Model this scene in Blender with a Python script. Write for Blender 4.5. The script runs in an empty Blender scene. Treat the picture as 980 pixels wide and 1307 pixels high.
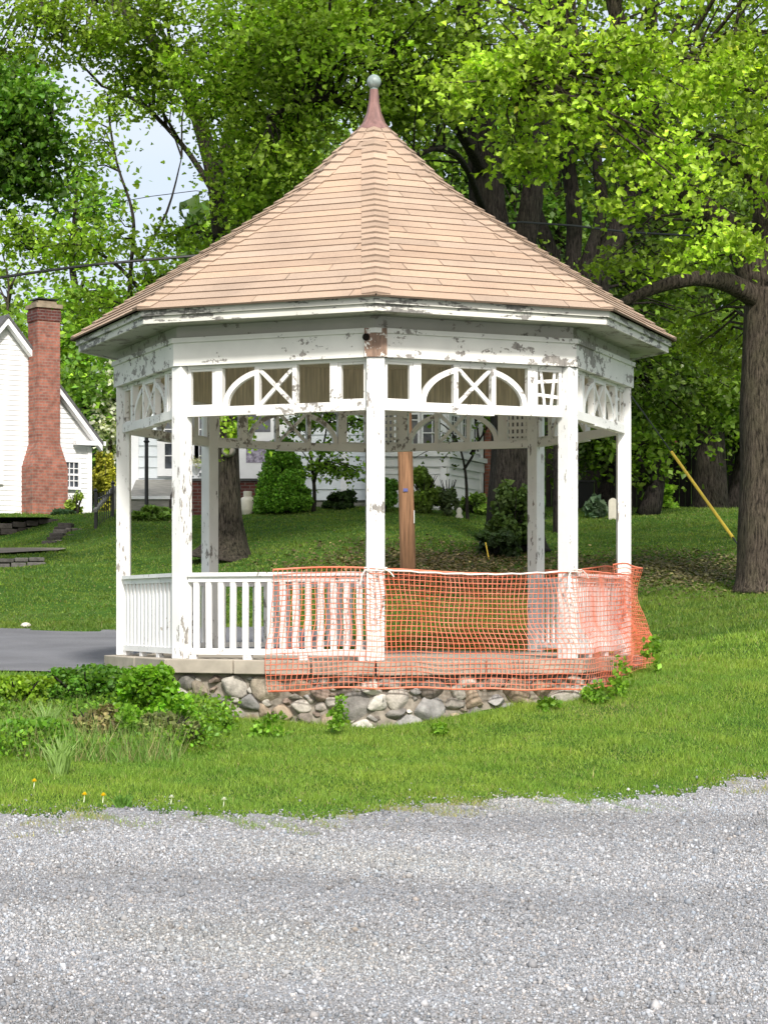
import bpy, math, random
import numpy as np
from mathutils import Vector
random.seed(7)
RNG = np.random.default_rng(11)
PI = math.pi
scene = bpy.context.scene
COL = scene.collection
F = 2679.0            # focal length in photo pixels
EYE = 1.6
HOR = 778.0
def at(px, py, Y):
    return Vector(((px-490.0)/F*Y, Y, EYE+(HOR-py)/F*Y))

# ------------------------------------------------------------------ terrain
COLS = [-150, 0, 90, 150, 475, 700, 860, 1000]
PROF = {
 -150:[(0,0),(8,0),(13.6,.19),(17,.48),(21.5,.88),(30,1.28),(38,2.3),(42,2.75),(47,3.1),(49,3.9),(52,3.95),(60,4.1)],
 0:[(0,0),(8,0),(13.9,.20),(17,.50),(21.5,.90),(30,1.29),(38,2.35),(42,2.78),(47,3.15),(49,3.85),(52,3.92),(60,4.1)],
 90:[(0,0),(8,0),(14.0,.20),(17,.49),(21.5,.90),(30,1.29),(38,2.42),(44,2.98),(46.6,3.42),(48.6,3.84),(52,3.92),(60,4.1)],
 150:[(0,0),(8,0),(14.1,.20),(17,.49),(18.5,.60),(22,.92),(30,1.30),(34,1.85),(44,3.34),(46,3.63),(48.5,3.88),(52,3.92),(60,4.1)],
 475:[(0,0),(8,0),(14.5,.205),(18.3,.56),(21,.80),(24,1.0),(29,1.35),(33,2.10),(37,2.72),(46,3.86),(50,3.95),(60,4.1)],
 700:[(0,0),(8,0),(15.2,.23),(19.3,.78),(22,1.02),(30,1.65),(40,2.92),(50,4.05),(60,4.3)],
 860:[(0,0),(8,0),(15.6,.24),(20,.98),(24,1.24),(30,1.80),(38,2.72),(48,3.92),(60,4.3)],
 1000:[(0,0),(8,0),(16.4,.28),(20.5,1.03),(24,1.36),(30,1.88),(38,2.76),(48,3.92),(60,4.3)],
}
TAIL = [(90,6.5),(160,17),(420,34)]
_ys = np.concatenate([np.arange(-40,62,0.25), np.arange(62,421,4.0)])
_tab = []
for c in COLS:
    p = PROF[c]+TAIL
    v = np.interp(_ys, [a for a,b in p], [b for a,b in p])
    k = np.ones(9)/9.0
    vv = np.convolve(np.pad(v,4,mode='edge'), k, mode='valid')
    v = np.where(_ys<60, vv, v)
    _tab.append(v)
_tab = np.array(_tab)
def gz(x, y):
    x = np.asarray(x, float); y = np.asarray(y, float)
    c = np.clip(x*F/np.maximum(y,6.0)+490.0, COLS[0], COLS[-1])
    h = np.array([np.interp(y, _ys, t) for t in _tab])
    out = np.zeros_like(h[0])
    for i in range(len(COLS)-1):
        a, b = COLS[i], COLS[i+1]
        t = np.clip((c-a)/(b-a), 0, 1)
        m = (c>=a)&((c<b)|(i==len(COLS)-2))
        t = t*t*(3-2*t)
        out = np.where(m, h[i]*(1-t)+h[i+1]*t, out)
    out = out + 0.012*np.sin(x*2.1+y*1.3)+0.012*np.sin(x*0.9-y*2.3)*np.clip((y-14)/4,0,1)
    return out
def gzf(x, y): return float(gz(np.array([x]), np.array([y]))[0])
EPX = [-400,0,150,300,475,600,700,860,980,1400]
EY  = [13.4,13.85,14.05,14.1,14.3,14.6,14.95,15.3,15.9,17.6]
def edge_y(x, y):
    c = np.asarray(x)*F/np.maximum(np.asarray(y),6.0)+490.0
    return np.interp(c, EPX, EY)+0.12*np.sin(np.asarray(x)*2.7)+0.07*np.sin(np.asarray(x)*7.1+1.0)+.05*np.sin(np.asarray(x)*17.0)+.03*np.sin(np.asarray(x)*41.0)

# ------------------------------------------------------------------ helpers
def tag(o, label=None, cat=None, group=None, kind=None):
    if label: o['label'] = label
    if cat: o['category'] = cat
    if group: o['group'] = group
    if kind: o['kind'] = kind
    return o
def thing(name, label, cat, loc=(0,0,0), group=None):
    o = bpy.data.objects.new(name, None); COL.objects.link(o)
    o.location = loc; o.empty_display_size = .3
    return tag(o, label, cat, group)
def link(name, me, m, parent=None, smooth=False):
    o = bpy.data.objects.new(name, me); COL.objects.link(o)
    if m is not None: me.materials.append(m)
    if parent is not None:
        o.parent = parent
        w = Vector((0,0,0)); q = parent
        while q is not None:
            w += Vector(q.location); q = q.parent
        me.transform(__import__('mathutils').Matrix.Translation(-w))
    if smooth:
        me.polygons.foreach_set('use_smooth', [True]*len(me.polygons))
    me.update()
    return o
class MB:
    def __init__(s): s.v=[]; s.f=[]; s.c=[]; s.cur=None
    def V(s, p):
        s.v.append(tuple(p)); s.c.append(s.cur or (1,1,1)); return len(s.v)-1
    def face(s, pts): s.f.append([s.V(p) for p in pts])
    def box(s, c, size, ax=None, taper=None):
        X, Y, Z = ax or (Vector((1,0,0)),Vector((0,1,0)),Vector((0,0,1)))
        c = Vector(c); h = [q/2 for q in size]
        i = len(s.v)
        for a in (-1,1):
            for b in (-1,1):
                for d in (-1,1):
                    s.V(c+X*h[0]*a+Y*h[1]*b+Z*h[2]*d)
        for q in ((0,1,3,2),(4,6,7,5),(0,4,5,1),(2,3,7,6),(0,2,6,4),(1,5,7,3)):
            s.f.append([i+k for k in q])
    def bar(s, a, b, w, t, up=Vector((0,0,1))):
        a=Vector(a); b=Vector(b); d=(b-a); L=d.length; d.normalize()
        side=d.cross(up)
        if side.length<1e-4: side=d.cross(Vector((0,1,0)))
        side.normalize(); u=side.cross(d).normalized()
        s.box((a+b)/2,(L,w,t),(d,side,u))
    def prism(s, poly, off):
        off=Vector(off); n=len(poly); i=len(s.v)
        for p in poly: s.V(p)
        for p in poly: s.V(Vector(p)+off)
        s.f.append(list(range(i,i+n))[::-1]); s.f.append(list(range(i+n,i+2*n)))
        for k in range(n):
            j=(k+1)%n; s.f.append([i+k,i+j,i+n+j,i+n+k])
    def tube(s, pts, rad, n=6, cap=True, rough=0.0, seed=0.0):
        pts=[Vector(p) for p in pts]; m=len(pts); rings=[]
        prev=None
        for k,p in enumerate(pts):
            d=(pts[min(k+1,m-1)]-pts[max(k-1,0)]).normalized()
            if prev is None:
                a=d.cross(Vector((0,1,0)));
                if a.length<.1: a=d.cross(Vector((1,0,0)))
            else:
                a=prev-d*prev.dot(d)
            a.normalize(); prev=a; b=d.cross(a)
            r=rad[k] if hasattr(rad,'__len__') else rad
            ring=[]
            for q in range(n):
                t=2*PI*q/n
                rr=r*(1+rough*(math.sin(5*t+seed+k*.03)*.5+math.sin(9*t+2*seed-k*.05)*.35+math.sin(3*t-k*.02+seed)*.6+math.sin(13*t+k*.04)*.25))
                ring.append(s.V(p+(a*math.cos(t)+b*math.sin(t))*rr))
            rings.append(ring)
        for k in range(m-1):
            for q in range(n):
                j=(q+1)%n
                s.f.append([rings[k][q],rings[k][j],rings[k+1][j],rings[k+1][q]])
        if cap:
            s.f.append(rings[0][::-1]); s.f.append(rings[-1])
    def lathe(s, c, prof, n=20):
        c=Vector(c); rings=[]
        for r,z in prof:
            rings.append([s.V(c+Vector((r*math.cos(2*PI*q/n),r*math.sin(2*PI*q/n),z))) for q in range(n)])
        for k in range(len(prof)-1):
            for q in range(n):
                j=(q+1)%n; s.f.append([rings[k][q],rings[k][j],rings[k+1][j],rings[k+1][q]])
        s.f.append(rings[0][::-1]); s.f.append(rings[-1])
    def build(s, name, m, parent=None, smooth=False):
        me=bpy.data.meshes.new(name); me.from_pydata(s.v,[],s.f)
        at_=me.color_attributes.new('col','FLOAT_COLOR','POINT')
        arr=np.ones((len(s.v),4),np.float32)
        if s.c: arr[:,:3]=np.array([c[:3] for c in s.c])
        at_.data.foreach_set('color',arr.ravel())
        return link(name,me,m,parent,smooth)
def np_mesh(name, V, loops, counts, col, m, parent=None, smooth=False):
    me=bpy.data.meshes.new(name)
    me.vertices.add(len(V)); me.vertices.foreach_set('co',np.ascontiguousarray(V,np.float32).ravel())
    me.loops.add(len(loops)); me.loops.foreach_set('vertex_index',np.ascontiguousarray(loops,np.int32))
    st=np.concatenate([[0],np.cumsum(counts)[:-1]]).astype(np.int32)
    me.polygons.add(len(counts)); me.polygons.foreach_set('loop_start',st)
    try: me.polygons.foreach_set('loop_total',np.ascontiguousarray(counts,np.int32))
    except Exception: pass
    me.update(calc_edges=True)
    if col is not None:
        a=me.color_attributes.new('col','FLOAT_COLOR','POINT')
        arr=np.ones((len(V),4),np.float32); arr[:,:3]=col
        a.data.foreach_set('color',arr.ravel())
    return link(name,me,m,parent,smooth)
def instance_mesh(name, T, faces, pos, R, scale, col, m, parent=None):
    # T template verts (k,3); pos (n,3); R (n,3,3) columns are axes; scale (n,) or (n,3)
    n=len(pos); k=len(T)
    sc=scale if scale.ndim==2 else np.repeat(scale[:,None],3,1)
    L=T[None]*sc[:,None,:]
    V=np.einsum('nij,nkj->nki',R,L)+pos[:,None,:]
    fl=np.concatenate([np.array(f) for f in faces]); cnt=np.array([len(f) for f in faces])
    loops=(fl[None]+(np.arange(n)*k)[:,None]).ravel(); counts=np.tile(cnt,n)
    return np_mesh(name,V.reshape(-1,3),loops,counts,np.repeat(col,k,0),m,parent)
def frames(nrm, spin):
    z=nrm/np.linalg.norm(nrm,axis=1,keepdims=True)
    h=np.where(np.abs(z[:,2:3])<.95,np.array([[0,0,1.]]),np.array([[1.,0,0]]))
    x=np.cross(h,z); x/=np.linalg.norm(x,axis=1,keepdims=True); y=np.cross(z,x)
    c=np.cos(spin)[:,None]; s=np.sin(spin)[:,None]
    X=x*c+y*s; Y=-x*s+y*c
    return np.stack([X,Y,z],axis=2)

# ------------------------------------------------------------------ materials
def newmat(name):
    m=bpy.data.materials.new(name); m.use_nodes=True
    nt=m.node_tree; nt.nodes.clear()
    out=nt.nodes.new('ShaderNodeOutputMaterial'); return m,nt,out
def N(nt,t,**k):
    n=nt.nodes.new(t)
    for a,b in k.items(): setattr(n,a,b)
    return n
def L(nt,a,b): nt.links.new(a,b)
def noise(nt,scale,detail=4,rough=.55,vec=None,stretch=None,coord='Object'):
    tc=N(nt,'ShaderNodeTexCoord'); src=tc.outputs[coord]
    if vec is not None: src=vec
    if stretch:
        mp=N(nt,'ShaderNodeMapping'); mp.inputs['Scale'].default_value=stretch
        L(nt,src,mp.inputs[0]); src=mp.outputs[0]
    n=N(nt,'ShaderNodeTexNoise'); n.inputs['Scale'].default_value=scale
    n.inputs['Detail'].default_value=detail; n.inputs['Roughness'].default_value=rough
    L(nt,src,n.inputs['Vector']); return n
def ramp(nt,fac,stops,interp='LINEAR'):
    r=N(nt,'ShaderNodeValToRGB'); e=r.color_ramp; e.interpolation=interp
    while len(e.elements)<len(stops): e.elements.new(.5)
    for i,(p,c) in enumerate(stops):
        e.elements[i].position=p; e.elements[i].color=(c[0],c[1],c[2],1) if hasattr(c,'__len__') else (c,c,c,1)
    L(nt,fac,r.inputs[0]); return r
def mix(nt,fac,a,b,mode='MIX'):
    n=N(nt,'ShaderNodeMix',data_type='RGBA',blend_type=mode)
    for s,v in ((n.inputs[0],fac),(n.inputs[6],a),(n.inputs[7],b)):
        if isinstance(v,(int,float)): s.default_value=v
        elif isinstance(v,tuple): s.default_value=(v[0],v[1],v[2],1)
        else: L(nt,v,s)
    return n.outputs[2]
def principled(nt,out,col,rough=.7,spec=.3,bump=None,bstr=.3,bdist=.01,metal=0):
    p=N(nt,'ShaderNodeBsdfPrincipled')
    if isinstance(col,tuple): p.inputs['Base Color'].default_value=(*col,1)
    else: L(nt,col,p.inputs['Base Color'])
    if isinstance(rough,(int,float)): p.inputs['Roughness'].default_value=rough
    else: L(nt,rough,p.inputs['Roughness'])
    p.inputs['Specular IOR Level'].default_value=spec; p.inputs['Metallic'].default_value=metal
    if bump is not None:
        b=N(nt,'ShaderNodeBump'); b.inputs['Strength'].default_value=bstr; b.inputs['Distance'].default_value=bdist
        L(nt,bump,b.inputs['Height']); L(nt,b.outputs[0],p.inputs['Normal'])
    L(nt,p.outputs[0],out.inputs[0]); return p
def m_simple(name,col,rough=.6,spec=.3,var=.15,scale=6,metal=0,bstr=.15,stretch=None):
    m,nt,out=newmat(name); n=noise(nt,scale,5,stretch=stretch)
    lo=tuple(c*(1-var) for c in col); hi=tuple(min(1,c*(1+var)) for c in col)
    r=ramp(nt,n.outputs[0],[(.3,lo),(.7,hi)])
    principled(nt,out,r.outputs[0],rough,spec,n.outputs[0],bstr,.01,metal); return m
def m_paint(name,amount=.40,stretch=(6,6,1.6),white=(.80,.80,.77),bare=(.27,.25,.225)):
    m,nt,out=newmat(name)
    n1=noise(nt,3.2,9,.68,stretch=stretch)
    n2=noise(nt,1.1,3,.5)
    add=N(nt,'ShaderNodeMath',operation='MULTIPLY_ADD'); L(nt,n2.outputs[0],add.inputs[0]); add.inputs[1].default_value=.55; L(nt,n1.outputs[0],add.inputs[2])
    n5=noise(nt,22,5,.6,stretch=(1.5,1.5,.8)); sub=N(nt,'ShaderNodeMath',operation='MULTIPLY_ADD'); L(nt,n5.outputs[0],sub.inputs[0]); sub.inputs[1].default_value=.22; L(nt,add.outputs[0],sub.inputs[2]); add=sub
    peel=ramp(nt,add.outputs[0],[(amount+.25,0.),(amount+.268,1.)])   # 0 = bare
    n3=noise(nt,2.0,5,.6); dirt=ramp(nt,n3.outputs[0],[(.35,tuple(c*.86 for c in white)),(.65,white)])
    n4=noise(nt,14,4,.6,stretch=(3,3,.7)); wood=ramp(nt,n4.outputs[0],[(.3,tuple(c*.6 for c in bare)),(.7,tuple(c*1.35 for c in bare))])
    col=mix(nt,peel.outputs[0],wood.outputs[0],dirt.outputs[0])
    principled(nt,out,col,.6,.3,peel.outputs[0],.35,.004); return m
def m_attr(name,rough=.8,spec=.2,var=.25,scale=9,bstr=.4,bdist=.02,detail=6):
    m,nt,out=newmat(name)
    a=N(nt,'ShaderNodeVertexColor',layer_name='col'); n=noise(nt,scale,detail,.62)
    r=ramp(nt,n.outputs[0],[(.28,1-var),(.72,1+var)])
    c=mix(nt,1.0,a.outputs[0],r.outputs[0],'MULTIPLY')
    principled(nt,out,c,rough,spec,n.outputs[0],bstr,bdist); return m
def m_leaf(name,trans=.45,rough=.45):
    m,nt,out=newmat(name)
    a=N(nt,'ShaderNodeVertexColor',layer_name='col')
    p=N(nt,'ShaderNodeBsdfPrincipled'); L(nt,a.outputs[0],p.inputs['Base Color'])
    p.inputs['Roughness'].default_value=rough; p.inputs['Specular IOR Level'].default_value=.35
    t=N(nt,'ShaderNodeBsdfTranslucent')
    c=mix(nt,1.0,a.outputs[0],(1.25,1.35,.55),'MULTIPLY'); L(nt,c,t.inputs[0])
    mx=N(nt,'ShaderNodeMixShader'); mx.inputs[0].default_value=trans
    L(nt,p.outputs[0],mx.inputs[1]); L(nt,t.outputs[0],mx.inputs[2]); L(nt,mx.outputs[0],out.inputs[0]); return m
def m_bark(name,col=(.08,.066,.052)):
    m,nt,out=newmat(name)
    n=noise(nt,7,9,.7,stretch=(4.5,4.5,.8)); n2=noise(nt,2,4)
    r=ramp(nt,n.outputs[0],[(.38,tuple(c*.18 for c in col)),(.49,tuple(c*.95 for c in col)),(.66,tuple(c*1.8 for c in col))])
    g=ramp(nt,n2.outputs[0],[(.4,(1,1,1)),(.7,(.85,.95,.78))])
    c=mix(nt,1.0,r.outputs[0],g.outputs[0],'MULTIPLY')
    principled(nt,out,c,.9,.15,n.outputs[0],1.0,.12); return m
def m_brick(name,c1,c2,mortar,scale=1.0):
    m,nt,out=newmat(name)
    tc=N(nt,'ShaderNodeTexCoord'); sep=N(nt,'ShaderNodeSeparateXYZ'); L(nt,tc.outputs['Object'],sep.inputs[0])
    ad=N(nt,'ShaderNodeMath',operation='ADD'); L(nt,sep.outputs[0],ad.inputs[0]); L(nt,sep.outputs[1],ad.inputs[1])
    cb=N(nt,'ShaderNodeCombineXYZ'); L(nt,ad.outputs[0],cb.inputs[0]); L(nt,sep.outputs[2],cb.inputs[1])
    b=N(nt,'ShaderNodeTexBrick'); L(nt,cb.outputs[0],b.inputs['Vector'])
    b.inputs['Color1'].default_value=(*c1,1); b.inputs['Color2'].default_value=(*c2,1); b.inputs['Mortar'].default_value=(*mortar,1)
    b.inputs['Scale'].default_value=1; b.inputs['Brick Width'].default_value=.21*scale; b.inputs['Row Height'].default_value=.075*scale
    b.inputs['Mortar Size'].default_value=.010*scale; b.inputs['Bias'].default_value=-.1
    n=noise(nt,6,6,.65); r=ramp(nt,n.outputs[0],[(.3,.6),(.7,1.3)])
    c=mix(nt,1.0,b.outputs[0],r.outputs[0],'MULTIPLY')
    principled(nt,out,c,.85,.2,b.outputs['Fac'],-.5,.01); return m

M={}
M['paint']=m_paint('weathered white paint',.508)
M['paint_rail']=m_paint('railing white paint',.485,(5,5,2.5),(.82,.82,.80))
M['paint_header']=m_paint('header white paint',.565,(1.8,1.8,3),(.78,.77,.72))
M['paint_frieze']=m_paint('frieze white paint',.505,(4,4,4),(.78,.77,.73))
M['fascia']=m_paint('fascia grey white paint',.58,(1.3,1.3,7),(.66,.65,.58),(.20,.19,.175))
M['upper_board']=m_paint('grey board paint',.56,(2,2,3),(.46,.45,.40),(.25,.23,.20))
M['inner_wood']=m_simple('old brown boards',(.60,.54,.42),.8,.15,.3,3,stretch=(14,14,.8))
M['concrete']=m_simple('old concrete',(.36,.32,.26),.9,.2,.22,5,bstr=.3)
M['stone']=m_attr('field stone',.85,.2,.45,11,.7,.03)
M['mortar']=m_simple('grey mortar',(.25,.22,.18),.95,.1,.35,14,bstr=.6)
M['copper']=m_simple('brown metal cap',(.20,.11,.095),.5,.4,.3,9,bstr=.1,stretch=(3,3,.5))
M['verdigris']=m_simple('weathered metal ball',(.22,.27,.25),.45,.5,.3,18)
M['dark']=m_simple('dark hollow',(.012,.01,.008),.9,.1)
M['twine']=m_simple('pale twine',(.75,.68,.62),.8,.1)
M['leaf']=m_leaf('spring leaves')
M['needle']=m_leaf('shrub leaves',.25,.6)
M['grass']=m_leaf('grass blades',.35,.55)
M['bark']=m_bark('grey brown bark')
M['bark_dark']=m_bark('dark bark',(.042,.035,.03))
M['bark_big']=m_bark('ridged brown bark',(.105,.083,.064))
M['white']=m_simple('clean white paint',(.80,.80,.80),.5,.3,.04)
M['siding_white']=m_simple('white clapboard',(.80,.80,.79),.55,.3,.05,2)
M['siding_grey']=m_simple('pale grey clapboard',(.66,.70,.72),.6,.3,.07,2)
M['roof_dark']=m_simple('dark roof shingle',(.10,.10,.10),.9,.2,.3,12)
M['brick']=m_brick('red brick',(.34,.125,.085),(.22,.085,.065),(.23,.17,.14))
M['brick_dark']=m_brick('dark red brick',(.13,.04,.03),(.09,.03,.025),(.14,.11,.10))
M['black']=m_simple('black metal',(.015,.015,.016),.4,.5,.1)
M['old_grey']=m_simple('weathered grey boards',(.27,.26,.23),.85,.2,.25,4,stretch=(1,6,6))
M['pole']=m_simple('brown utility pole wood',(.29,.155,.085),.8,.2,.45,4,bstr=.4,stretch=(9,9,.5))
M['yellow']=m_simple('yellow plastic',(.72,.50,.05),.5,.4,.06)
M['blue_tag']=m_simple('blue tag',(.12,.13,.33),.5)
M['tank']=m_simple('cream tank paint',(.62,.58,.48),.45,.4,.12)
M['rock_dark']=m_attr('dark garden stone',.9,.15,.4,10,.7,.03)
M['red']=m_simple('faded red roof',(.45,.10,.10),.7,.2,.1)
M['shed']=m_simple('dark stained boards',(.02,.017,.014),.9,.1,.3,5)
m,nt,out=newmat('window glass'); n=noise(nt,3,5); r=ramp(nt,n.outputs[0],[(.35,(.02,.025,.03)),(.65,(.10,.11,.13))])
principled(nt,out,r.outputs[0],.08,.6); M['glass']=m
m,nt,out=newmat('door glass with painted reflections'); n=noise(nt,9,8,.7); r=ramp(nt,n.outputs[0],[(.38,(.05,.05,.07)),(.5,(.25,.22,.30)),(.66,(.50,.48,.58))])  # mottled pale tones stand for reflections, painted into the base colour
principled(nt,out,r.outputs[0],.1,.6); M['glass_door']=m
# netting: thin plastic that lets some light through
m,nt,out=newmat('orange plastic net'); n=noise(nt,3,3)
r=ramp(nt,n.outputs[0],[(.35,(.88,.25,.13)),(.65,(.95,.38,.25))])
p=N(nt,'ShaderNodeBsdfPrincipled'); L(nt,r.outputs[0],p.inputs['Base Color']); p.inputs['Roughness'].default_value=.4
t=N(nt,'ShaderNodeBsdfTranslucent'); t.inputs[0].default_value=(1,.35,.12,1)
mx=N(nt,'ShaderNodeMixShader'); mx.inputs[0].default_value=.35; L(nt,p.outputs[0],mx.inputs[1]); L(nt,t.outputs[0],mx.inputs[2]); L(nt,mx.outputs[0],out.inputs[0]); M['net']=m
# shingle: per-piece colour plus grit
m,nt,out=newmat('tan asphalt shingle'); a=N(nt,'ShaderNodeVertexColor',layer_name='col')
n=noise(nt,120,3,.7); r=ramp(nt,n.outputs[0],[(.3,.72),(.7,1.25)]); n2=noise(nt,1.3,5); r2=ramp(nt,n2.outputs[0],[(.3,(.82,.82,.83)),(.5,(.99,.99,.99)),(.7,(1.08,1.07,1.05))])
c=mix(nt,1.0,a.outputs[0],r.outputs[0],'MULTIPLY'); c=mix(nt,1.0,c,r2.outputs[0],'MULTIPLY')
principled(nt,out,c,.95,.1,n.outputs[0],.3,.004); M['shingle']=m
# lawn soil / turf
m,nt,out=newmat('turf'); n=noise(nt,.55,6,.6,coord='Object'); n2=noise(nt,30,5,.7); n3=noise(nt,3.3,5,.6)
r=ramp(nt,n.outputs[0],[(.35,(.035,.085,.014)),(.55,(.055,.12,.018)),(.72,(.085,.135,.03))])
r2=ramp(nt,n2.outputs[0],[(.3,.5),(.7,1.4)]); r3=ramp(nt,n3.outputs[0],[(.35,.75),(.65,1.2)])
c=mix(nt,1.0,r.outputs[0],r2.outputs[0],'MULTIPLY'); c=mix(nt,1.0,c,r3.outputs[0],'MULTIPLY')
principled(nt,out,c,.95,.05,n2.outputs[0],.8,.03); M['turf']=m
# gravel bed
m,nt,out=newmat('crushed gravel bed'); tc=N(nt,'ShaderNodeTexCoord'); v=N(nt,'ShaderNodeTexVoronoi'); v.inputs['Scale'].default_value=120; L(nt,tc.outputs['Object'],v.inputs[0])
r=ramp(nt,v.outputs['Color'],[(.1,(.17,.168,.165)),(.5,(.25,.25,.25)),(.9,(.36,.36,.37))])
n=noise(nt,.9,6,.6,stretch=(.5,1.6,1)); r2=ramp(nt,n.outputs[0],[(.35,(.78,.75,.70)),(.6,(1.05,1.06,1.09))])
c=mix(nt,1.0,r.outputs[0],r2.outputs[0],'MULTIPLY'); principled(nt,out,c,.9,.2,v.outputs['Distance'],-.8,.012); M['gravel']=m
M['gravel_stone']=m_attr('gravel stones',.85,.25,.15,40,.2,.003,2)
m,nt,out=newmat('asphalt'); n=noise(nt,90,3,.7); n2=noise(nt,.8,6); r=ramp(nt,n.outputs[0],[(.3,(.10,.10,.105)),(.7,(.19,.19,.20))]); r2=ramp(nt,n2.outputs[0],[(.3,.8),(.7,1.2)])
c=mix(nt,1.0,r.outputs[0],r2.outputs[0],'MULTIPLY'); principled(nt,out,c,.9,.2,n.outputs[0],.3,.005); M['asphalt']=m

# ------------------------------------------------------------------ ground
def grid(name, xs, ys, zf, m, kind='structure', keep=None):
    X,Y=np.meshgrid(xs,ys); Z=zf(X,Y); nx=len(xs); ny=len(ys)
    V=np.stack([X.ravel(),Y.ravel(),Z.ravel()],1)
    i,j=np.meshgrid(np.arange(nx-1),np.arange(ny-1)); q=(j*nx+i).ravel()
    quads=np.stack([q,q+1,q+nx+1,q+nx],1)
    if keep is not None:
        cx=X.ravel()[quads].mean(1); cy=Y.ravel()[quads].mean(1); quads=quads[keep(cx,cy)]
    o=np_mesh(name,V,quads.ravel(),np.full(len(quads),4),None,m,None,True)
    tag(o,kind=kind); return o
xs=np.concatenate([np.linspace(-400,-44,20),np.arange(-40,-12,1.0),np.arange(-12,12,.2),np.arange(12,40,1.0),np.linspace(44,400,20)])
ys=np.concatenate([np.arange(-40,4,2.0),np.arange(4,60,.2),np.arange(60,100,2.0),np.linspace(102,420,25)])
grid('ground',xs,ys,gz,M['turf'])
gxs=np.arange(-14,14,.12); gys=np.concatenate([np.arange(-30,6,1.0),np.arange(6,18.6,.06)])
def keepg(x,y):
    e=edge_y(x,y); return y<e+.12*np.sin(x*19+y*7)*np.sin(x*5.3)
grid('gravel_yard',gxs,gys,lambda x,y:gz(x,y)+.010,M['gravel'],keep=keepg)
grid('driveway',np.arange(-45,-.6,.25),np.arange(21.2,30.2,.2),lambda x,y:gz(x,y)+.02,M['asphalt'],
     keep=lambda x,y:(y>22.0+.06*np.sin(x*2)-.04*np.minimum(x,0)*0)&(y<29.7-.35*np.clip(x+3.5,0,9)**1.4+.08*np.sin(x*3.1))&~((np.hypot(x+.1,y-21)<2.75)))

# ------------------------------------------------------------------ gazebo
GX,GY=-.10,21.0; R0=2.5; FZ=1.145
ROT=math.radians(.6)
def ga(k): return -PI/2+ROT+k*PI/4     # k=0 front post; angle increases to the right (+x)
def gp(k,r,z): a=ga(k); return Vector((GX+r*math.cos(a),GY+r*math.sin(a),z))
gz0=gzf(GX,GY-2.6)
gaz=thing('gazebo','octagonal white gazebo with peeling paint and flared tan shingle roof on a fieldstone base','gazebo',(GX,GY,gz0))
def octprism(mb,r0,r1,z0,z1,inner=None):
    b=[gp(k,r0,z0) for k in range(8)]; t=[gp(k,r1,z1) for k in range(8)]
    if inner is None:
        mb.face(b[::-1]); mb.face(t)
        for k in range(8): mb.face([b[k],b[(k+1)%8],t[(k+1)%8],t[k]])
    else:
        bi=[gp(k,inner,z0) for k in range(8)]; ti=[gp(k,inner,z1) for k in range(8)]
        for k in range(8):
            j=(k+1)%8
            mb.face([b[k],b[j],t[j],t[k]]); mb.face([bi[j],bi[k],ti[k],ti[j]])
            mb.face([t[k],t[j],ti[j],ti[k]]); mb.face([b[j],b[k],bi[k],bi[j]])
# slab in eight rim segments (joints visible) + centre
SR=2.70; ST=.125
mb=MB()
for k in range(8):
    j=(k+1)%8
    a,b=gp(k,SR,FZ),gp(j,SR,FZ); cuts=[0,.52,1.0] if k%2==0 else [0,.33,.7,1.0]
    for u0,u1 in zip(cuts[:-1],cuts[1:]):
        g=.004
        p=[a.lerp(b,u0+g),a.lerp(b,u1-g)]; ai,bi=gp(k,2.1,FZ),gp(j,2.1,FZ); q=[ai.lerp(bi,u0+g),ai.lerp(bi,u1-g)]
        dz=random.uniform(-.004,.004)
        poly=[p[0],p[1],q[1],q[0]]; poly=[Vector((v.x,v.y,FZ+dz)) for v in poly]
        mb.prism(poly,(0,0,-ST))
octprism(mb,2.098,2.098,FZ-ST+.01,FZ-.002)
slab=mb.build('floor_slab',M['concrete'],gaz)
bv=slab.modifiers.new('b','BEVEL'); bv.width=.008; bv.segments=2
# stone base
mb=MB(); octprism(mb,2.655,2.60,.1,FZ-ST-.001); base=mb.build('foundation_wall',M['mortar'],gaz)
import bmesh
def stone_verts(seed,sub=2):
    bm=bmesh.new(); bmesh.ops.create_icosphere(bm,subdivisions=sub,radius=1)
    rs=random.Random(seed); ks=[(Vector((rs.uniform(-1,1),rs.uniform(-1,1),rs.uniform(-1,1))).normalized(),rs.uniform(.42,.78)) for _ in range(13)]
    V=[]
    for v in bm.verts:
        p=v.co.copy()
        for d,h in ks:
            q=p.dot(d)
            if q>h: p-=d*(q-h)*.92
        V.append(np.array(p))
    Fs=[[v.index for v in f.verts] for f in bm.faces]; bm.free(); return np.array(V),Fs
SV=[stone_verts(i,3) for i in range(10)]
SCOL=[(.20,.17,.13),(.24,.22,.19),(.16,.15,.135),(.21,.165,.12),(.27,.25,.215),(.14,.12,.10),(.19,.185,.175),(.20,.155,.125),(.34,.32,.28)]
Vs=[];Ls=[];Cs=[];nv=0
rs=random.Random(5)
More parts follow.
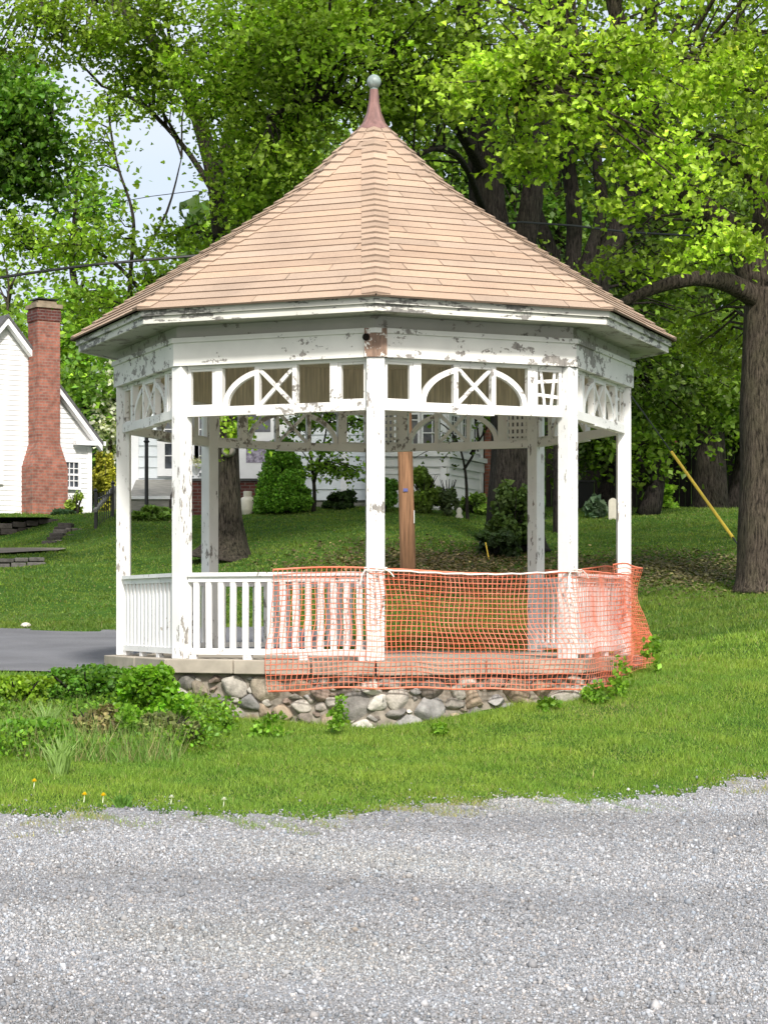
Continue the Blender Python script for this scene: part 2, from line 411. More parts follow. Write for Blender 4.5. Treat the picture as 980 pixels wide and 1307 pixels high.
for k in range(8):
    j=(k+1)%8; placed=[]
    wid=2*2.60*math.sin(PI/8)
    ztop=FZ-ST-.005; zb=gz0-.15; H=ztop-zb
    for tries in range(9000):
        t=max(0,(tries-1500)/7500)
        a=rs.uniform(.10,.18)*(1-t)+rs.uniform(.025,.045)*t; b=a*rs.uniform(.5,.82)
        u=rs.uniform(.02,wid-.02); w=rs.uniform(b*.8,H-b*.9)
        ok=True
        for (u2,w2,a2,b2) in placed:
            if ((u-u2)/(a+a2))**2+((w-w2)/(b+b2))**2<.74: ok=False;break
        if ok: placed.append((u,w,a,b))
    p0,p1=gp(k,2.62,0),gp(j,2.62,0); d=(p1-p0).normalized(); nrm=Vector((d.y,-d.x,0))
    for (u,w,a,b) in placed:
        T,Fs=rs.choice(SV); ang=rs.uniform(-.35,.35)
        cc=p0+d*u+nrm*(.0+.0)+Vector((0,0,zb+w))
        cs,sn=math.cos(ang),math.sin(ang)
        X=T[:,0]*a*1.22; Zz=T[:,2]*b*1.22; Yd=T[:,1]*min(.075,a*.7)
        uu=X*cs-Zz*sn; ww=X*sn+Zz*cs
        P=np.array(cc)[None]+uu[:,None]*np.array(d)[None]+ww[:,None]*np.array([0,0,1.])[None]+Yd[:,None]*np.array(nrm)[None]
        P[:,2]=np.minimum(P[:,2],ztop-.004)
        Vs.append(P); c=np.array(rs.choice(SCOL))*rs.uniform(1.0,1.55)
        Cs.append(np.repeat(c[None],len(P),0)); Ls.append(np.array(Fs).ravel()+nv); nv+=len(P)
LL=np.concatenate(Ls)
np_mesh('foundation_stones',np.concatenate(Vs),LL,np.full(len(LL)//3,3),np.concatenate(Cs),M['stone'],gaz,True)
# posts
ZF0,ZF1=3.36,3.82        # frieze bottom / top
ZH1=4.075; ZS=4.185
PT=Vector((0,0,1))
for k in range(8):
    a=ga(k); rad=Vector((math.cos(a),math.sin(a),0)); tan=Vector((-math.sin(a),math.cos(a),0))
    w=.16 if k in (0,4) else .135
    mb=MB(); mb.box(gp(k,R0,(FZ+ZF1)/2),(w,w,ZF1-FZ-.001),(rad,tan,PT))
    o=mb.build('post',M['paint'],gaz); b=o.modifiers.new('b','BEVEL'); b.width=.009; b.segments=2
    if k in (0,):
        mb=MB(); mb.box(gp(k,R0+.005,ZF1+.125),(.19,.20,.25),(rad,tan,PT)); mb.build('post_head',m_paint('stained bare post head',.715,(4,4,3),(.74,.72,.66),(.23,.15,.105)),gaz)
        mb=MB(); c=gp(k,R0+.105,ZF1+.17)-tan*.085
        mb.tube([c-rad*.01,c+rad*.012],.032,12); mb.build('hole',M['dark'],gaz)
# bays
CH=2*R0*math.sin(PI/8)
def bay(k):
    j=(k+1)%8; p0,p1=gp(k,R0,0),gp(j,R0,0); d=(p1-p0).normalized(); n=Vector((d.y,-d.x,0)); return p0,d,n
def bp(k,u,z,off=0):
    p0,d,n=bay(k); return p0+d*u+n*off+Vector((0,0,z))
E=.075
def arch(mb,k,uc,zc,r,w,t,off,a0,a1,seg=14):
    p0,d,n=bay(k)
    for i in range(seg):
        t0=a0+(a1-a0)*i/seg; t1=a0+(a1-a0)*(i+1)/seg
        q=[]
        for rr,tt in ((r,t0),(r,t1),(r-w,t1),(r-w,t0)):
            q.append(bp(k,uc-math.cos(tt)*rr,zc+math.sin(tt)*rr,off))
        mb.prism(q,n*t)
for k in range(8):
    p0,d,n=bay(k)
    # header board (mitred)
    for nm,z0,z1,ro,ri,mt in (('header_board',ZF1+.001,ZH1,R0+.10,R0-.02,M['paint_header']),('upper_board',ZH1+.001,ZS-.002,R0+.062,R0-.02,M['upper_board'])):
        mb=MB(); j=(k+1)%8
        mb.prism([gp(k,ro,z0),gp(j,ro,z0),gp(j,ri,z0),gp(k,ri,z0)],(0,0,z1-z0)); o=mb.build(nm,mt,gaz)
        o.location=o.location  # keep
        if nm=='header_board':
            mb=MB(); mb.prism([gp(k,R0+.122,ZH1-.045),gp(j,R0+.122,ZH1-.045),gp(j,R0+.101,ZH1-.045),gp(k,R0+.101,ZH1-.045)],(0,0,.043)); mb.build('moulding',M['paint_header'],gaz)
            mb=MB(); mb.prism([gp(k,R0-.022,ZF1-.0),gp(j,R0-.022,ZF1),gp(j,R0-.05,ZF1),gp(k,R0-.05,ZF1)],(0,0,.48)); mb.build('inner_board',M['inner_wood'],gaz)
    # frieze
    fr=MB(); dp=.07
    def vb(u0,u1,z0,z1,off=-dp/2,t=dp):
        fr.prism([bp(k,u0,z0,off),bp(k,u1,z0,off),bp(k,u1,z1,off),bp(k,u0,z1,off)],n*t)
    zl=ZF0+.095
    vb(E,CH-E,ZF0,ZF0+.082)                      # bottom rail
    vb(E,CH-E,ZF1-.028,ZF1-.001,-.03,.06)        # top strip
    sq=.245
    for (u0,u1) in ((E,E+.03),(E+sq,E+sq+.03),(CH-E-.03,CH-E),(CH-E-sq-.03,CH-E-sq)): vb(u0,u1,ZF0+.0825,ZF1-.0285,-.022,.044)
    for (u0,u1) in ((E+.031,E+sq-.001),(CH-E-sq+.001,CH-E-.031)):
        vb(u0,u1,ZF0+.083,ZF0+.105,-.018,.036); vb(u0,u1,ZF1-.05,ZF1-.029,-.018,.036)
    st=E+sq+.031
    for u in (st,CH-st-.075): vb(u,u+.075,ZF0+.0825,ZF1-.0285,-.032,.064)
    u0=st+.076; u1=CH-st-.076; uc=(u0+u1)/2; r=(u1-u0)/2
    zc=ZF0+.083; hz=ZF1-.029-zc
    rz=hz/r
    def arc(a0,a1):
        seg=14
        for i in range(seg):
            t0=a0+(a1-a0)*i/seg; t1=a0+(a1-a0)*(i+1)/seg; q=[]
            for w_,tt in ((0,t0),(0,t1),(.05,t1),(.05,t0)):
                q.append(bp(k,uc-math.cos(tt)*(r-w_),zc+math.sin(tt)*(hz-w_*1.0),-.024))
            fr.prism(q,n*.048)
    xb=.165
    am=math.acos((xb+.045)/r)
    if k==7:   # front-left bay (posts 7 and 0): right quarter arch has fallen out
        arc(0,am)
    else:
        arc(0,am); arc(PI-am,PI)
    for s in (-1,1):
        c=uc+s*(xb+.022); vb(c-.022,c+.022,ZF0+.0825,ZF1-.0285,-.03,.06)
    vb(uc-xb-.0,uc+xb,ZF1-.055,ZF1-.0285,-.028,.056)
    vb(uc-xb-.02,uc+xb+.02,ZF0-.014,ZF0-.0005,-.045,.09)
    for s in (-1,1):   # the X
        a=bp(k,uc-s*xb,zc,0); b=bp(k,uc+s*xb,ZF1-.056,0)
        dd=(b-a).normalized(); up=n.cross(dd).normalized()*.017
        fr.prism([a-up-n*(.012+.003*s),b-up-n*(.012+.003*s),b+up-n*(.012+.003*s),a+up-n*(.012+.003*s)],n*.03)
    o=fr.build('frieze',M['paint_frieze'],gaz)
    # lattice left in some squares
    lat={0:[('r',.6)],2:[('l',1.)],3:[('l',1.),('r',1.)],1:[('r',.8),('l',.6)]}
    for side,full in lat.get(k,[]):
        lb=MB(); ua=E+.032 if side=='l' else CH-E-sq+.002; ub=ua+sq-.034; za,zb=ZF0+.106,ZF1-.051
        nn=4 if full>.9 else 2
        for i in range(nn):
            uu=ua+(ub-ua)*(i+.5)/nn; zz=za+(zb-za)*(i+.5)/nn
            tilt=0 if full>.9 else random.uniform(-.02,.02)
            lb.prism([bp(k,uu-.014+tilt,za,.004),bp(k,uu+.014+tilt,za,.004),bp(k,uu+.014-tilt,zb,.004),bp(k,uu-.014-tilt,zb,.004)],n*.006)
            lb.prism([bp(k,ua,zz-.016+tilt,-.004),bp(k,ub,zz-.016,-.004),bp(k,ub,zz+.016,-.004),bp(k,ua,zz+.016+tilt,-.004)],n*.006)
        lb.build('lattice',M['paint_frieze'],o)
    # railing on all bays but front-right (0) and rear (3)
    if k not in (0,3):
        rl=MB(); zt=FZ+.79
        def rb(u0,u1,z0,z1,off,t): rl.prism([bp(k,u0,z0,off),bp(k,u1,z0,off),bp(k,u1,z1,off),bp(k,u0,z1,off)],n*t)
        rb(E,CH-E,zt-.035,zt,-.045,.09); rb(E,CH-E,zt-.085,zt-.0355,-.02,.04)
        rb(E,CH-E,FZ+.045,FZ+.10,-.03,.06)
        for f in (.0,.33,.66,1.):
            uu=E+(CH-2*E-.08)*f; rb(uu,uu+.08,FZ+.001,FZ+.0445,-.025,.05)
        ro=rl.build('railing',M['paint_rail'],gaz)
        nb=14
        for i in range(nb):
            uu=E+(CH-2*E)*(i+.62)/(nb+.25)
            bb=MB(); w=.026; hh=(FZ+.1005+zt-.0855)/2
            tl=random.uniform(-.004,.004)
            bb.prism([bp(k,uu-w+tl,FZ+.1005,-.014),bp(k,uu+w+tl,FZ+.1005,-.014),bp(k,uu+w,zt-.086,-.014),bp(k,uu-w,zt-.086,-.014)],n*.028)
            bb.build('baluster',M['paint_rail'],ro)
# ceiling + soffit
mb=MB(); octprism(mb,2.44,2.44,4.27,4.30); mb.build('ceiling',M['inner_wood'],gaz)
RE=2.95
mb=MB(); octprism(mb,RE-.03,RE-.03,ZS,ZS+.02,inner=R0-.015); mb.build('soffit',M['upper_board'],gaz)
for k in range(8):
    j=(k+1)%8
    mb=MB(); mb.prism([gp(k,RE+.0,ZS-.012),gp(j,RE,ZS-.012),gp(j,RE-.028,ZS-.012),gp(k,RE-.028,ZS-.012)],(0,0,.062))
    mb.build('fascia',M['fascia'],gaz)
    mb=MB(); mb.prism([gp(k,RE+.028,ZS+.052),gp(j,RE+.028,ZS+.052),gp(j,RE-.02,ZS+.052),gp(k,RE-.02,ZS+.052)],(0,0,.055))
    mb.build('fascia',M['fascia'],gaz)
# roof
PR=[(3.03,4.290),(2.457,4.675),(2.06,4.935),(1.67,5.19),(1.28,5.45),(.965,5.66),(.72,5.85),(.495,6.07),(.33,6.225),(.15,6.405)]
rr=np.array([p[0] for p in PR]); zz=np.array([p[1] for p in PR])
sl=np.concatenate([[0],np.cumsum(np.hypot(np.diff(rr),np.diff(zz)))])
def prof(s):
    return float(np.interp(s,sl,rr)),float(np.interp(s,sl,zz))
NC=26; ex=sl[-1]/NC
sm=MB(); rs=random.Random(3)
base_c=(.405,.298,.218)
for k in range(8):
    j=(k+1)%8
    for i in range(NC):
        s0,s1=i*ex,(i+1)*ex+.02
        (r0,z0),(r1,z1)=prof(s0),prof(min(s1,sl[-1]))
        wa=2*r0*math.sin(PI/8); 
        cuts=[0.0]; x=rs.uniform(.2,.9)
        off=(i%3)*.31+rs.uniform(-.05,.05)+k*.17
        xx=-wa/2+off
        edges=[-wa/2]+[q for q in [xx+.93*t for t in range(6)] if -wa/2+.08<q<wa/2-.08]+[wa/2]
        A0,B0=gp(k,r0,z0),gp(j,r0,z0); A1,B1=gp(k,r1,z1),gp(j,r1,z1); w1=2*r1*math.sin(PI/8)
        up=(A1-A0); nrm=((B0-A0).cross(A1-A0)).normalized()
        if nrm.z<0: nrm=-nrm
        for e0,e1 in zip(edges[:-1],edges[1:]):
            g=.003
            f0=(e0+g+wa/2)/wa; f1=(e1-g+wa/2)/wa
            h0=min(max((e0+g+w1/2)/w1,0),1); h1=min(max((e1-g+w1/2)/w1,0),1)
            if h1-h0<.001: h0=f0;h1=f1
            v=rs.uniform(.88,1.07); warm=rs.uniform(.97,1.03)
            sm.cur=(base_c[0]*v*warm,base_c[1]*v,base_c[2]*v/warm)
            lift=rs.uniform(.011,.016)
            P=[A0.lerp(B0,f0)+nrm*lift,A0.lerp(B0,f1)+nrm*lift,A1.lerp(B1,h1)+nrm*.003,A1.lerp(B1,h0)+nrm*.003]
            sm.face(P)
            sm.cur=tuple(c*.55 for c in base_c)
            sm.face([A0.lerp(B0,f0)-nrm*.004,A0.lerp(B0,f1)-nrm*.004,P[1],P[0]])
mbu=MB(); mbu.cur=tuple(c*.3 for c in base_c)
for k in range(8):
    j=(k+1)%8
    for i in range(len(PR)-1):
        mbu.face([gp(k,rr[i],zz[i]-.004),gp(j,rr[i],zz[i]-.004),gp(j,rr[i+1],zz[i+1]-.004),gp(k,rr[i+1],zz[i+1]-.004)])
mbu.build('roof_deck',M['shingle'],gaz)
roof=sm.build('roof_shingles',M['shingle'],gaz)
for k in range(8):
    hb=MB()
    for i in range(NC+2):
        e2=sl[-1]/(NC+2); s0,s1=i*e2,min((i+1)*e2+.015,sl[-1])
        (r0,z0),(r1,z1)=prof(s0),prof(s1)
        C0,C1=gp(k,r0,z0),gp(k,r1,z1)
        v=rs.uniform(.86,1.08)
        for s in (-1,1):
            j=(k+s)%8
            dA=(gp(j,r0,z0)-C0).normalized(); dB=(gp(j,r1,z1)-C1).normalized()
            hw0=min(.135,r0*.36); hw1=min(.135,r1*.36)
            l0,l1=.034,.014
            cw=rs.uniform(.97,1.03)
            hb.cur=(base_c[0]*v*cw,base_c[1]*v*cw,base_c[2]*v*cw)
            drop=-.012
            P=[C0+PT*l0*1.15,C0+dA*hw0+PT*(l0*.8)+ (C1-C0)*0,C1+dB*hw1+PT*l1*.8,C1+PT*l1*1.15]
            hb.face(P)
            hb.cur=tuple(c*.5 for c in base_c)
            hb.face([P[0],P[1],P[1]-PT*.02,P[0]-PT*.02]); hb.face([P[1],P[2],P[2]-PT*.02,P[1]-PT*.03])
    hb.build('hip_cap',M['shingle'],gaz)
# finial
cap=MB(); zc0=6.372
for rads in (1,):
    pf=[(.185,0),(.19,.015),(.115,.10),(.075,.20),(.055,.30),(.042,.44)]
    for k in range(8):
        j=(k+1)%8
        for (ra,za),(rb_,zb_) in zip(pf[:-1],pf[1:]):
            cap.face([gp(k,ra,zc0+za),gp(j,ra,zc0+za),gp(j,rb_,zc0+zb_),gp(k,rb_,zc0+zb_)])
cap.build('metal_cap',M['copper'],gaz)
bl=MB(); bl.lathe((GX,GY,6.885),[(.03,-.085),(.045,-.075),(.03,-.066)]+[(.072*math.sin(PI*t/12),-.072*math.cos(PI*t/12)) for t in range(2,12)]+[(.01,.0725)],20)
bl.build('ball_finial',M['verdigris'],gaz,True)

# ------------------------------------------------------------------ netting
def net(name,label,path,topf,botf,bulge,seed,nrows=23,cw=.047):
    # path: list of plan points; topf/botf(s in 0..1)
    pts=[Vector((p[0],p[1],0)) for p in path]; cum=[0]
    for a,b in zip(pts[:-1],pts[1:]): cum.append(cum[-1]+(b-a).length)
    Ltot=cum[-1]; nc=int(Ltot/cw)
    def pos(s):
        d=s*Ltot
        for i in range(len(pts)-1):
            if d<=cum[i+1] or i==len(pts)-2:
                t=(d-cum[i])/(cum[i+1]-cum[i]); p=pts[i].lerp(pts[i+1],t)
                dd=(pts[i+1]-pts[i]).normalized(); return p,dd
    P=[]
    for i in range(nc+1):
        s=i/nc; p,dd=pos(s); q=(Vector((GX,GY,0))-p).normalized()*-1
        zt,zb=topf(s),botf(s); row=[]
        for r in range(nrows+1):
            t=r/nrows; z=zt+(zb-zt)*t
            o=bulge(s,t)+.012*math.sin(s*31+t*5+seed)+.008*math.sin(s*67-t*9+seed*2)
            lat=.012*math.sin(t*7+s*19+seed)+.010*math.sin(t*13-s*41)
            row.append(p+q*o+dd*lat+Vector((0,0,z+.006*math.sin(s*53+seed)*t)))
        P.append(row)
    V=[];Q=[]
    def strand(line,w,closed=False):
        h=w/2; base=len(V); m=len(line)
        for a in range(m):
            dd=(line[min(a+1,m-1)]-line[max(a-1,0)]).normalized()
            out_=(line[a]-Vector((GX,GY,line[a].z))).normalized()
            sd=dd.cross(out_).normalized()
            for e1,e2 in ((-h,-.0015),(h,-.0015),(h,.0015),(-h,.0015)): V.append(line[a]+sd*e1+out_*e2)
        for a in range(m-1):
            for e in range(4):
                f=(e+1)%4; Q.append((base+a*4+e,base+a*4+f,base+a*4+4+f,base+a*4+4+e))
    for i in range(nc+1): strand(P[i],.0055)
    for r in range(nrows+1): strand([P[i][r] for i in range(nc+1)],.016 if r in (0,nrows) else .0066)
    Q=np.array(Q); Vn=np.array([tuple(v) for v in V])
    o=np_mesh(name,Vn,Q.ravel(),np.full(len(Q),4),None,M['net'])
    tag(o,label,'safety netting',group='orange netting wrapped round the gazebo'); return o,P
def mid(k,f,r):
    a,b=gp(k,r,0),gp((k+1)%8,r,0); p=a.lerp(b,f); return (p.x,p.y)
ro=R0+.095
def lerp(a,b,t): return a+(b-a)*t
def sm3(a,b,x):
    t=min(max((x-a)/(b-a),0),1); return t*t*(3-2*t)
path=[mid(7,.50,ro),mid(7,1,ro),mid(0,.04,ro),mid(0,.96,ro),mid(1,0,ro),mid(1,1,ro+.01),mid(2,.3,ro+.03)]
def top1(s): return 1.955-.035*math.sin(min(max((s-.22)/.36,0),1)*PI)+.02*math.sin(min(s/.2,1)*PI)-.02*sm3(.6,1,s)
def bot1(s): return .865+.02*math.sin(s*9)+.03*sm3(0,.1,s)+.0*s+.11*sm3(.66,1,s)
def bul1(s,t):
    slabz=sm3(.42,.66,t)*.145
    return slabz+.03*math.sin(t*PI)*(.4+.6*math.sin(s*8)**2)+.10*sm3(.82,1,s)*t+.035*sm3(.7,1,t)*math.sin(s*23)
net('safety_netting','orange mesh netting strung across the open front bay and over the railing beside it',path,top1,bot1,bul1,1.0)
path2=[mid(1,.55,ro+.05),mid(1,1,ro+.06),mid(2,.5,ro+.06),mid(2,1,ro+.03),mid(3,.5,ro+.01),mid(3,1,ro)]
def top2(s): return 2.03+.02*math.sin(s*24)-.06*sm3(.4,.8,s)
def bot2(s): return 1.02+.03*math.sin(s*17)
def bul2(s,t): return .12*sm3(.2,1,t)+.05*math.sin(t*9+s*15)*.5+.03*math.sin(s*40)*(1-t)
net('safety_netting','crumpled orange netting bunched above the rail and round the rear right of the gazebo',path2,top2,bot2,bul2,4.0)
# twine along the net top
tw=MB()
tp=[]
for i in range(25):
    s=i/24; p=Vector((*mid(0,.0+s,ro+.012),0)); p.z=1.955-.04*math.sin(s*PI)+.004*math.sin(i*2.1); tp.append(p)
tw.tube(tp,.008,6)
for k,sx in ((0,1),(1,-1)):
    c=gp(k,R0+.11,1.955); a=ga(k); tn=Vector((-math.sin(a),math.cos(a),0)); rd=Vector((math.cos(a),math.sin(a),0))
    for z in (-.01,.012): tw.tube([c-tn*.10-rd*.03+PT*z,c-tn*.05+PT*z,c+tn*.05+PT*(z-.006),c+tn*.10-rd*.03+PT*z],.006,5)
    tw.tube([c-tn*.09+PT*.0,c-tn*.12+PT*-.06,c-tn*.135+PT*-.13],.006,5)
    tw.tube([c+tn*.08,c+tn*.13+PT*-.03,c+tn*.16+PT*-.07],.006,5)
tag(tw.build('twine',M['twine']),'pale twine knotted round two front posts along the netting top edge','rope')

# ------------------------------------------------------------------ foliage tools
LEAF_T=np.array([(0,0,0),(.30,.04,.06),(.46,.42,.20),(.24,.44,.08),(.24,.74,.10),(0,1.02,-.16),(-.24,.74,.10),(-.24,.44,.08),(-.46,.42,.20),(-.30,.04,.06)],float)
LEAF_F=[[0,1,2,3,4,5],[0,5,6,7,8,9]]
LEAF_S=np.array([(0,0,0),(.36,.45,.08),(0,1,-.04),(-.36,.45,.08)],float); LEAF_SF=[[0,1,2],[0,2,3]]
def leaf_colors(n,base,var=.25,yel=.3,r=None):
    r=r or RNG
    base=np.array(base); v=np.exp(r.normal(0,var,n))[:,None]; y=r.random(n)[:,None]*yel
    c=base[None]*v; c=c*(1-y)+np.array([base[1]*.92,base[1]*1.12,base[2]*.7])[None]*v*y
    return np.clip(c,0.004,.8)
def leaves(name,pos,size,base,m,parent,full=True,up=.75,var=.25,yel=.3,clump_v=None,sizevar=.25):
    n=len(pos); nr=RNG.normal(0,1,(n,3)); nr/=np.linalg.norm(nr,axis=1,keepdims=True)
    nrm=nr+np.array([0,-.25,up]); spin=RNG.random(n)*2*PI
    R=frames(nrm,spin); sc=size*np.exp(RNG.normal(0,sizevar,n))
    col=leaf_colors(n,base,var,yel)
    if clump_v is not None: col=col*clump_v[:,None]
    T,Fc=(LEAF_T,LEAF_F) if full else (LEAF_S,LEAF_SF)
    return instance_mesh(name,T-np.array([0,.5,0]),Fc,pos,R,sc,col,m,parent)
def smooth(pts,step=.25):
    pts=[Vector(p) for p in pts]; out=[]
    for i in range(len(pts)-1):
        p0=pts[max(i-1,0)];p1=pts[i];p2=pts[i+1];p3=pts[min(i+2,len(pts)-1)]
        n=max(2,int((p2-p1).length/step))
        for q in range(n):
            t=q/n; out.append(.5*((2*p1)+(p2-p0)*t+(2*p0-5*p1+4*p2-p3)*t*t+(3*p1-p0-3*p2+p3)*t**3))
    out.append(pts[-1]); return out
def limb(mb,pts,r0,r1,n=12,rough=.08,step=.2,flare=0,wob=.03,seed=0):
    P=smooth(pts,step); m=len(P); rs=random.Random(seed); out=[];rad=[]
    for i,p in enumerate(P):
        t=i/(m-1); out.append(p+Vector((math.sin(i*step*2.2+seed),math.cos(i*step*2.9+seed*2),0))*wob*min(1,t*3))
        r=r0*(1-t)+r1*t
        if flare: r*=1+flare*math.exp(-i*step/.30)+flare*.38*math.exp(-i*step/.9)
        rad.append(r*(1+.035*math.sin(i*step*1.7+seed)+.02*math.sin(i*step*4.3+seed)))
    mb.tube(out,rad,n,True,rough,seed); return out
def tree(name,label,limbs,clusters,leaf=.11,color=(.12,.26,.03),bark='bark',full=True,group=None,
         per=55,spread=.34,twigs=True,var=.28,yel=.35,up=.75,crown=True,rough=.09,cat='tree'):
    """limbs: list of dict(p=[...],r0,r1,flare); clusters: (center,(rx,ry,rz),nclumps[,brightness])"""
    base=limbs[0]['p'][0]
    t=thing(name,label,cat,(base[0],base[1],base[2]),group)
    mb=MB(); allp=[]
    for q,l in enumerate(limbs):
        P=limb(mb,l['p'],l['r0'],l['r1'],l.get('n',14 if q==0 else 8),rough*l.get('rg',1),l.get('step',.12 if q==0 else .25),l.get('flare',0),l.get('wob',.03),q*1.7+len(label))
        allp+=P[len(P)//3:] if q==0 else P[1:]
    mb.build('trunk',M[bark],t,True)
    AP=np.array([tuple(p) for p in allp])
    tb=MB(); pos=[];cv=[]
    for cl in clusters:
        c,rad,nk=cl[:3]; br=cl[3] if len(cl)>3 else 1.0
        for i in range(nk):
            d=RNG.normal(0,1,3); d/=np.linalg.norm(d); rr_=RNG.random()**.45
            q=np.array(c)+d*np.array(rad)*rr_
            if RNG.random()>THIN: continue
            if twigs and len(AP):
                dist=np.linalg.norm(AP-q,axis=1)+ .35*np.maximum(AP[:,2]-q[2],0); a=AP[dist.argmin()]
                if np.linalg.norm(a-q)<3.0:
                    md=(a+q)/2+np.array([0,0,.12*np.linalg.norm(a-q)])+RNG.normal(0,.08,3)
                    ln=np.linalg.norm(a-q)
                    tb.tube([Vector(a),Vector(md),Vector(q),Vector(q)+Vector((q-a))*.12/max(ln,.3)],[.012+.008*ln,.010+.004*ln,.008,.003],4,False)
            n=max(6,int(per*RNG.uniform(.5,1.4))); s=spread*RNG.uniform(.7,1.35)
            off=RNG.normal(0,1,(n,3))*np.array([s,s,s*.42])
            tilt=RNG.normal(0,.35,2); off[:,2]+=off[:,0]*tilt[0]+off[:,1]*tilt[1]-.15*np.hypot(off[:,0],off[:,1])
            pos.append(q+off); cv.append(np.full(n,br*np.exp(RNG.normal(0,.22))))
    if tb.v: tb.build('branches',M[bark],t,True)
    if crown and pos:
        pos=np.concatenate(pos); cv=np.concatenate(cv)
        leaves('crown',pos,leaf,color,M['leaf'],t,full,up,var,yel,cv)
    return t
def g(px,Y):
    x=(px-490)/F*Y; return Vector((x,Y,gzf(x,Y)-.03))
def C(px,py,Y): return tuple(at(px,py,Y))
def D(pxw,Y): return pxw/F*Y
THIN=1.0
YG=(.27,.40,.04); MG=(.14,.25,.028); DG=(.065,.15,.02); BG=(.23,.37,.035)

THIN=.50
# 1. the big maple at right -------------------------------------------------
Y=30
tree('maple_tree','thick ridged maple trunk at the right edge with a long limb reaching left',[
 dict(p=[g(983,Y),C(983,700,Y),C(984,560,Y),C(986,440,Y),C(988,370,Y)],r0=.45,r1=.40,flare=.22,n=30,step=.08,wob=.015),
 dict(p=[C(972,385,Y),C(930,362,Y-.5),C(880,356,Y-1),C(825,372,Y-1.2),C(780,395,Y-1.5)],r0=.17,r1=.05,n=12),
 dict(p=[C(972,380,Y),C(950,320,Y),C(915,280,Y),C(870,240,Y-.5),C(835,160,Y-1),C(800,60,Y-2),C(770,-60,Y-2)],r0=.24,r1=.07,n=12),
 dict(p=[C(975,380,Y),C(985,280,Y),C(1000,120,Y),C(1010,-80,Y)],r0=.30,r1=.12,n=14),
 dict(p=[C(985,300,Y),C(950,215,Y),C(900,195,Y-1),C(840,215,Y-1.5),C(790,210,Y-2)],r0=.13,r1=.04),
 dict(p=[C(1000,130,Y),C(930,100,Y-1.5),C(850,70,Y-2.5),C(740,80,Y-3.5),C(660,110,Y-4)],r0=.12,r1=.03),
 dict(p=[C(980,370,Y),C(1060,250,Y),C(1180,100,Y)],r0=.22,r1=.08),
],[
 (C(640,85,25.5),(.9,.9,.65),20,1.05),(C(720,60,25.5),(.9,1,.7),26,1.1),(C(760,150,25.5),(.75,.8,.5),20,1.15),(C(700,190,26),(.55,.7,.35),12,1.1),
 (C(830,70,25.5),(.9,1,.7),26,1.05),(C(840,190,25.5),(.5,.7,.4),13,1.15),(C(880,255,25.5),(.45,.6,.35),11,1.2),(C(930,310,25.5),(.42,.5,.25),9,1.2),
 (C(900,130,26),(.7,.9,.6),18,1),(C(960,60,27),(.9,1,.8),22,.95),(C(960,190,27),(.6,.8,.6),12,.9),(C(780,260,26),(.35,.5,.2),6,1.1),(C(590,110,26),(.6,.7,.5),10,1),
 (C(860,-90,27),(2.2,2,1.0),60,1),(C(700,-60,27),(1.6,1.6,.8),40,1),(C(1060,150,29),(1.3,2,2.2),50,.85),
 ((5.5,26.5,12.2),(3.2,2.5,1.2),95,1),((8.5,30,12.5),(3,3,1.5),80,1),((3.0,29,13.0),(3,3,1.2),80,1),((6,33,13),(3.5,3,1.3),90,1),  # unseen crown masses overhead, added to cast shade on the back lawn
 (C(830,330,31),(1.4,1.2,.5),24,.75),(C(920,420,32),(.7,1,.5),14,.7),(C(1080,-60,31),(2.2,2.5,1.6),60,1),
],leaf=.078,color=YG,bark='bark_big',per=96,spread=.225,var=.34,rough=.05)
THIN=.85
# 2. centre thick trunk with ivy ------------------------------------------
Y=38
tree('maple_tree','broad dark trunk wrapped in ivy seen through the right half of the gazebo',[
 dict(p=[g(655,Y),C(656,640,Y),C(657,520,Y),C(640,420,Y),C(628,300,Y),C(615,180,Y),C(600,40,Y),C(590,-120,Y)],r0=.50,r1=.17,flare=.3,n=24,step=.12,wob=.03),
 dict(p=[C(640,400,Y),C(668,300,Y),C(690,180,Y),C(700,0,Y)],r0=.24,r1=.12,n=12),
 dict(p=[C(622,230,Y),C(560,130,Y-2),C(470,137,Y-4),C(400,125,Y-5),C(340,150,Y-5.5)],r0=.12,r1=.03),
 dict(p=[C(628,290,Y),C(580,195,Y-3),C(530,200,Y-4),C(500,215,Y-5)],r0=.08,r1=.03),
 dict(p=[C(612,170,Y),C(560,60,Y-1),C(500,-40,Y-2)],r0=.12,r1=.04),
],[
 (C(480,60,34),(1.7,2,1.3),50,.95),(C(560,40,35),(1.7,2,1.5),50,.8),(C(520,150,35),(1.2,1.5,.8),30,.75),(C(420,100,33),(1.2,1.5,1.0),34,.95),(C(350,180,33),(.9,1.2,.9),24,1.0),
 ((1.0,33,13.2),(3,3,1.2),90,1),((-1.0,29,12.6),(2.6,2.5,1.0),75,1),((3,38,14),(3.5,3,1.3),80,1),((-1.5,37,13.5),(2.5,2.5,1.0),60,1),  # more unseen foliage above the view, added to shade the lawn behind
 (C(620,110,38),(1.5,2,1.2),30,.6),(C(700,100,39),(1.6,2,1.3),30,.6),(C(550,-120,37),(4,3,1.5),110,1),(C(640,330,40),(1.2,1,.7),14,.55),
],leaf=.082,color=(.21,.33,.035),bark='bark_dark',per=70,spread=.29)
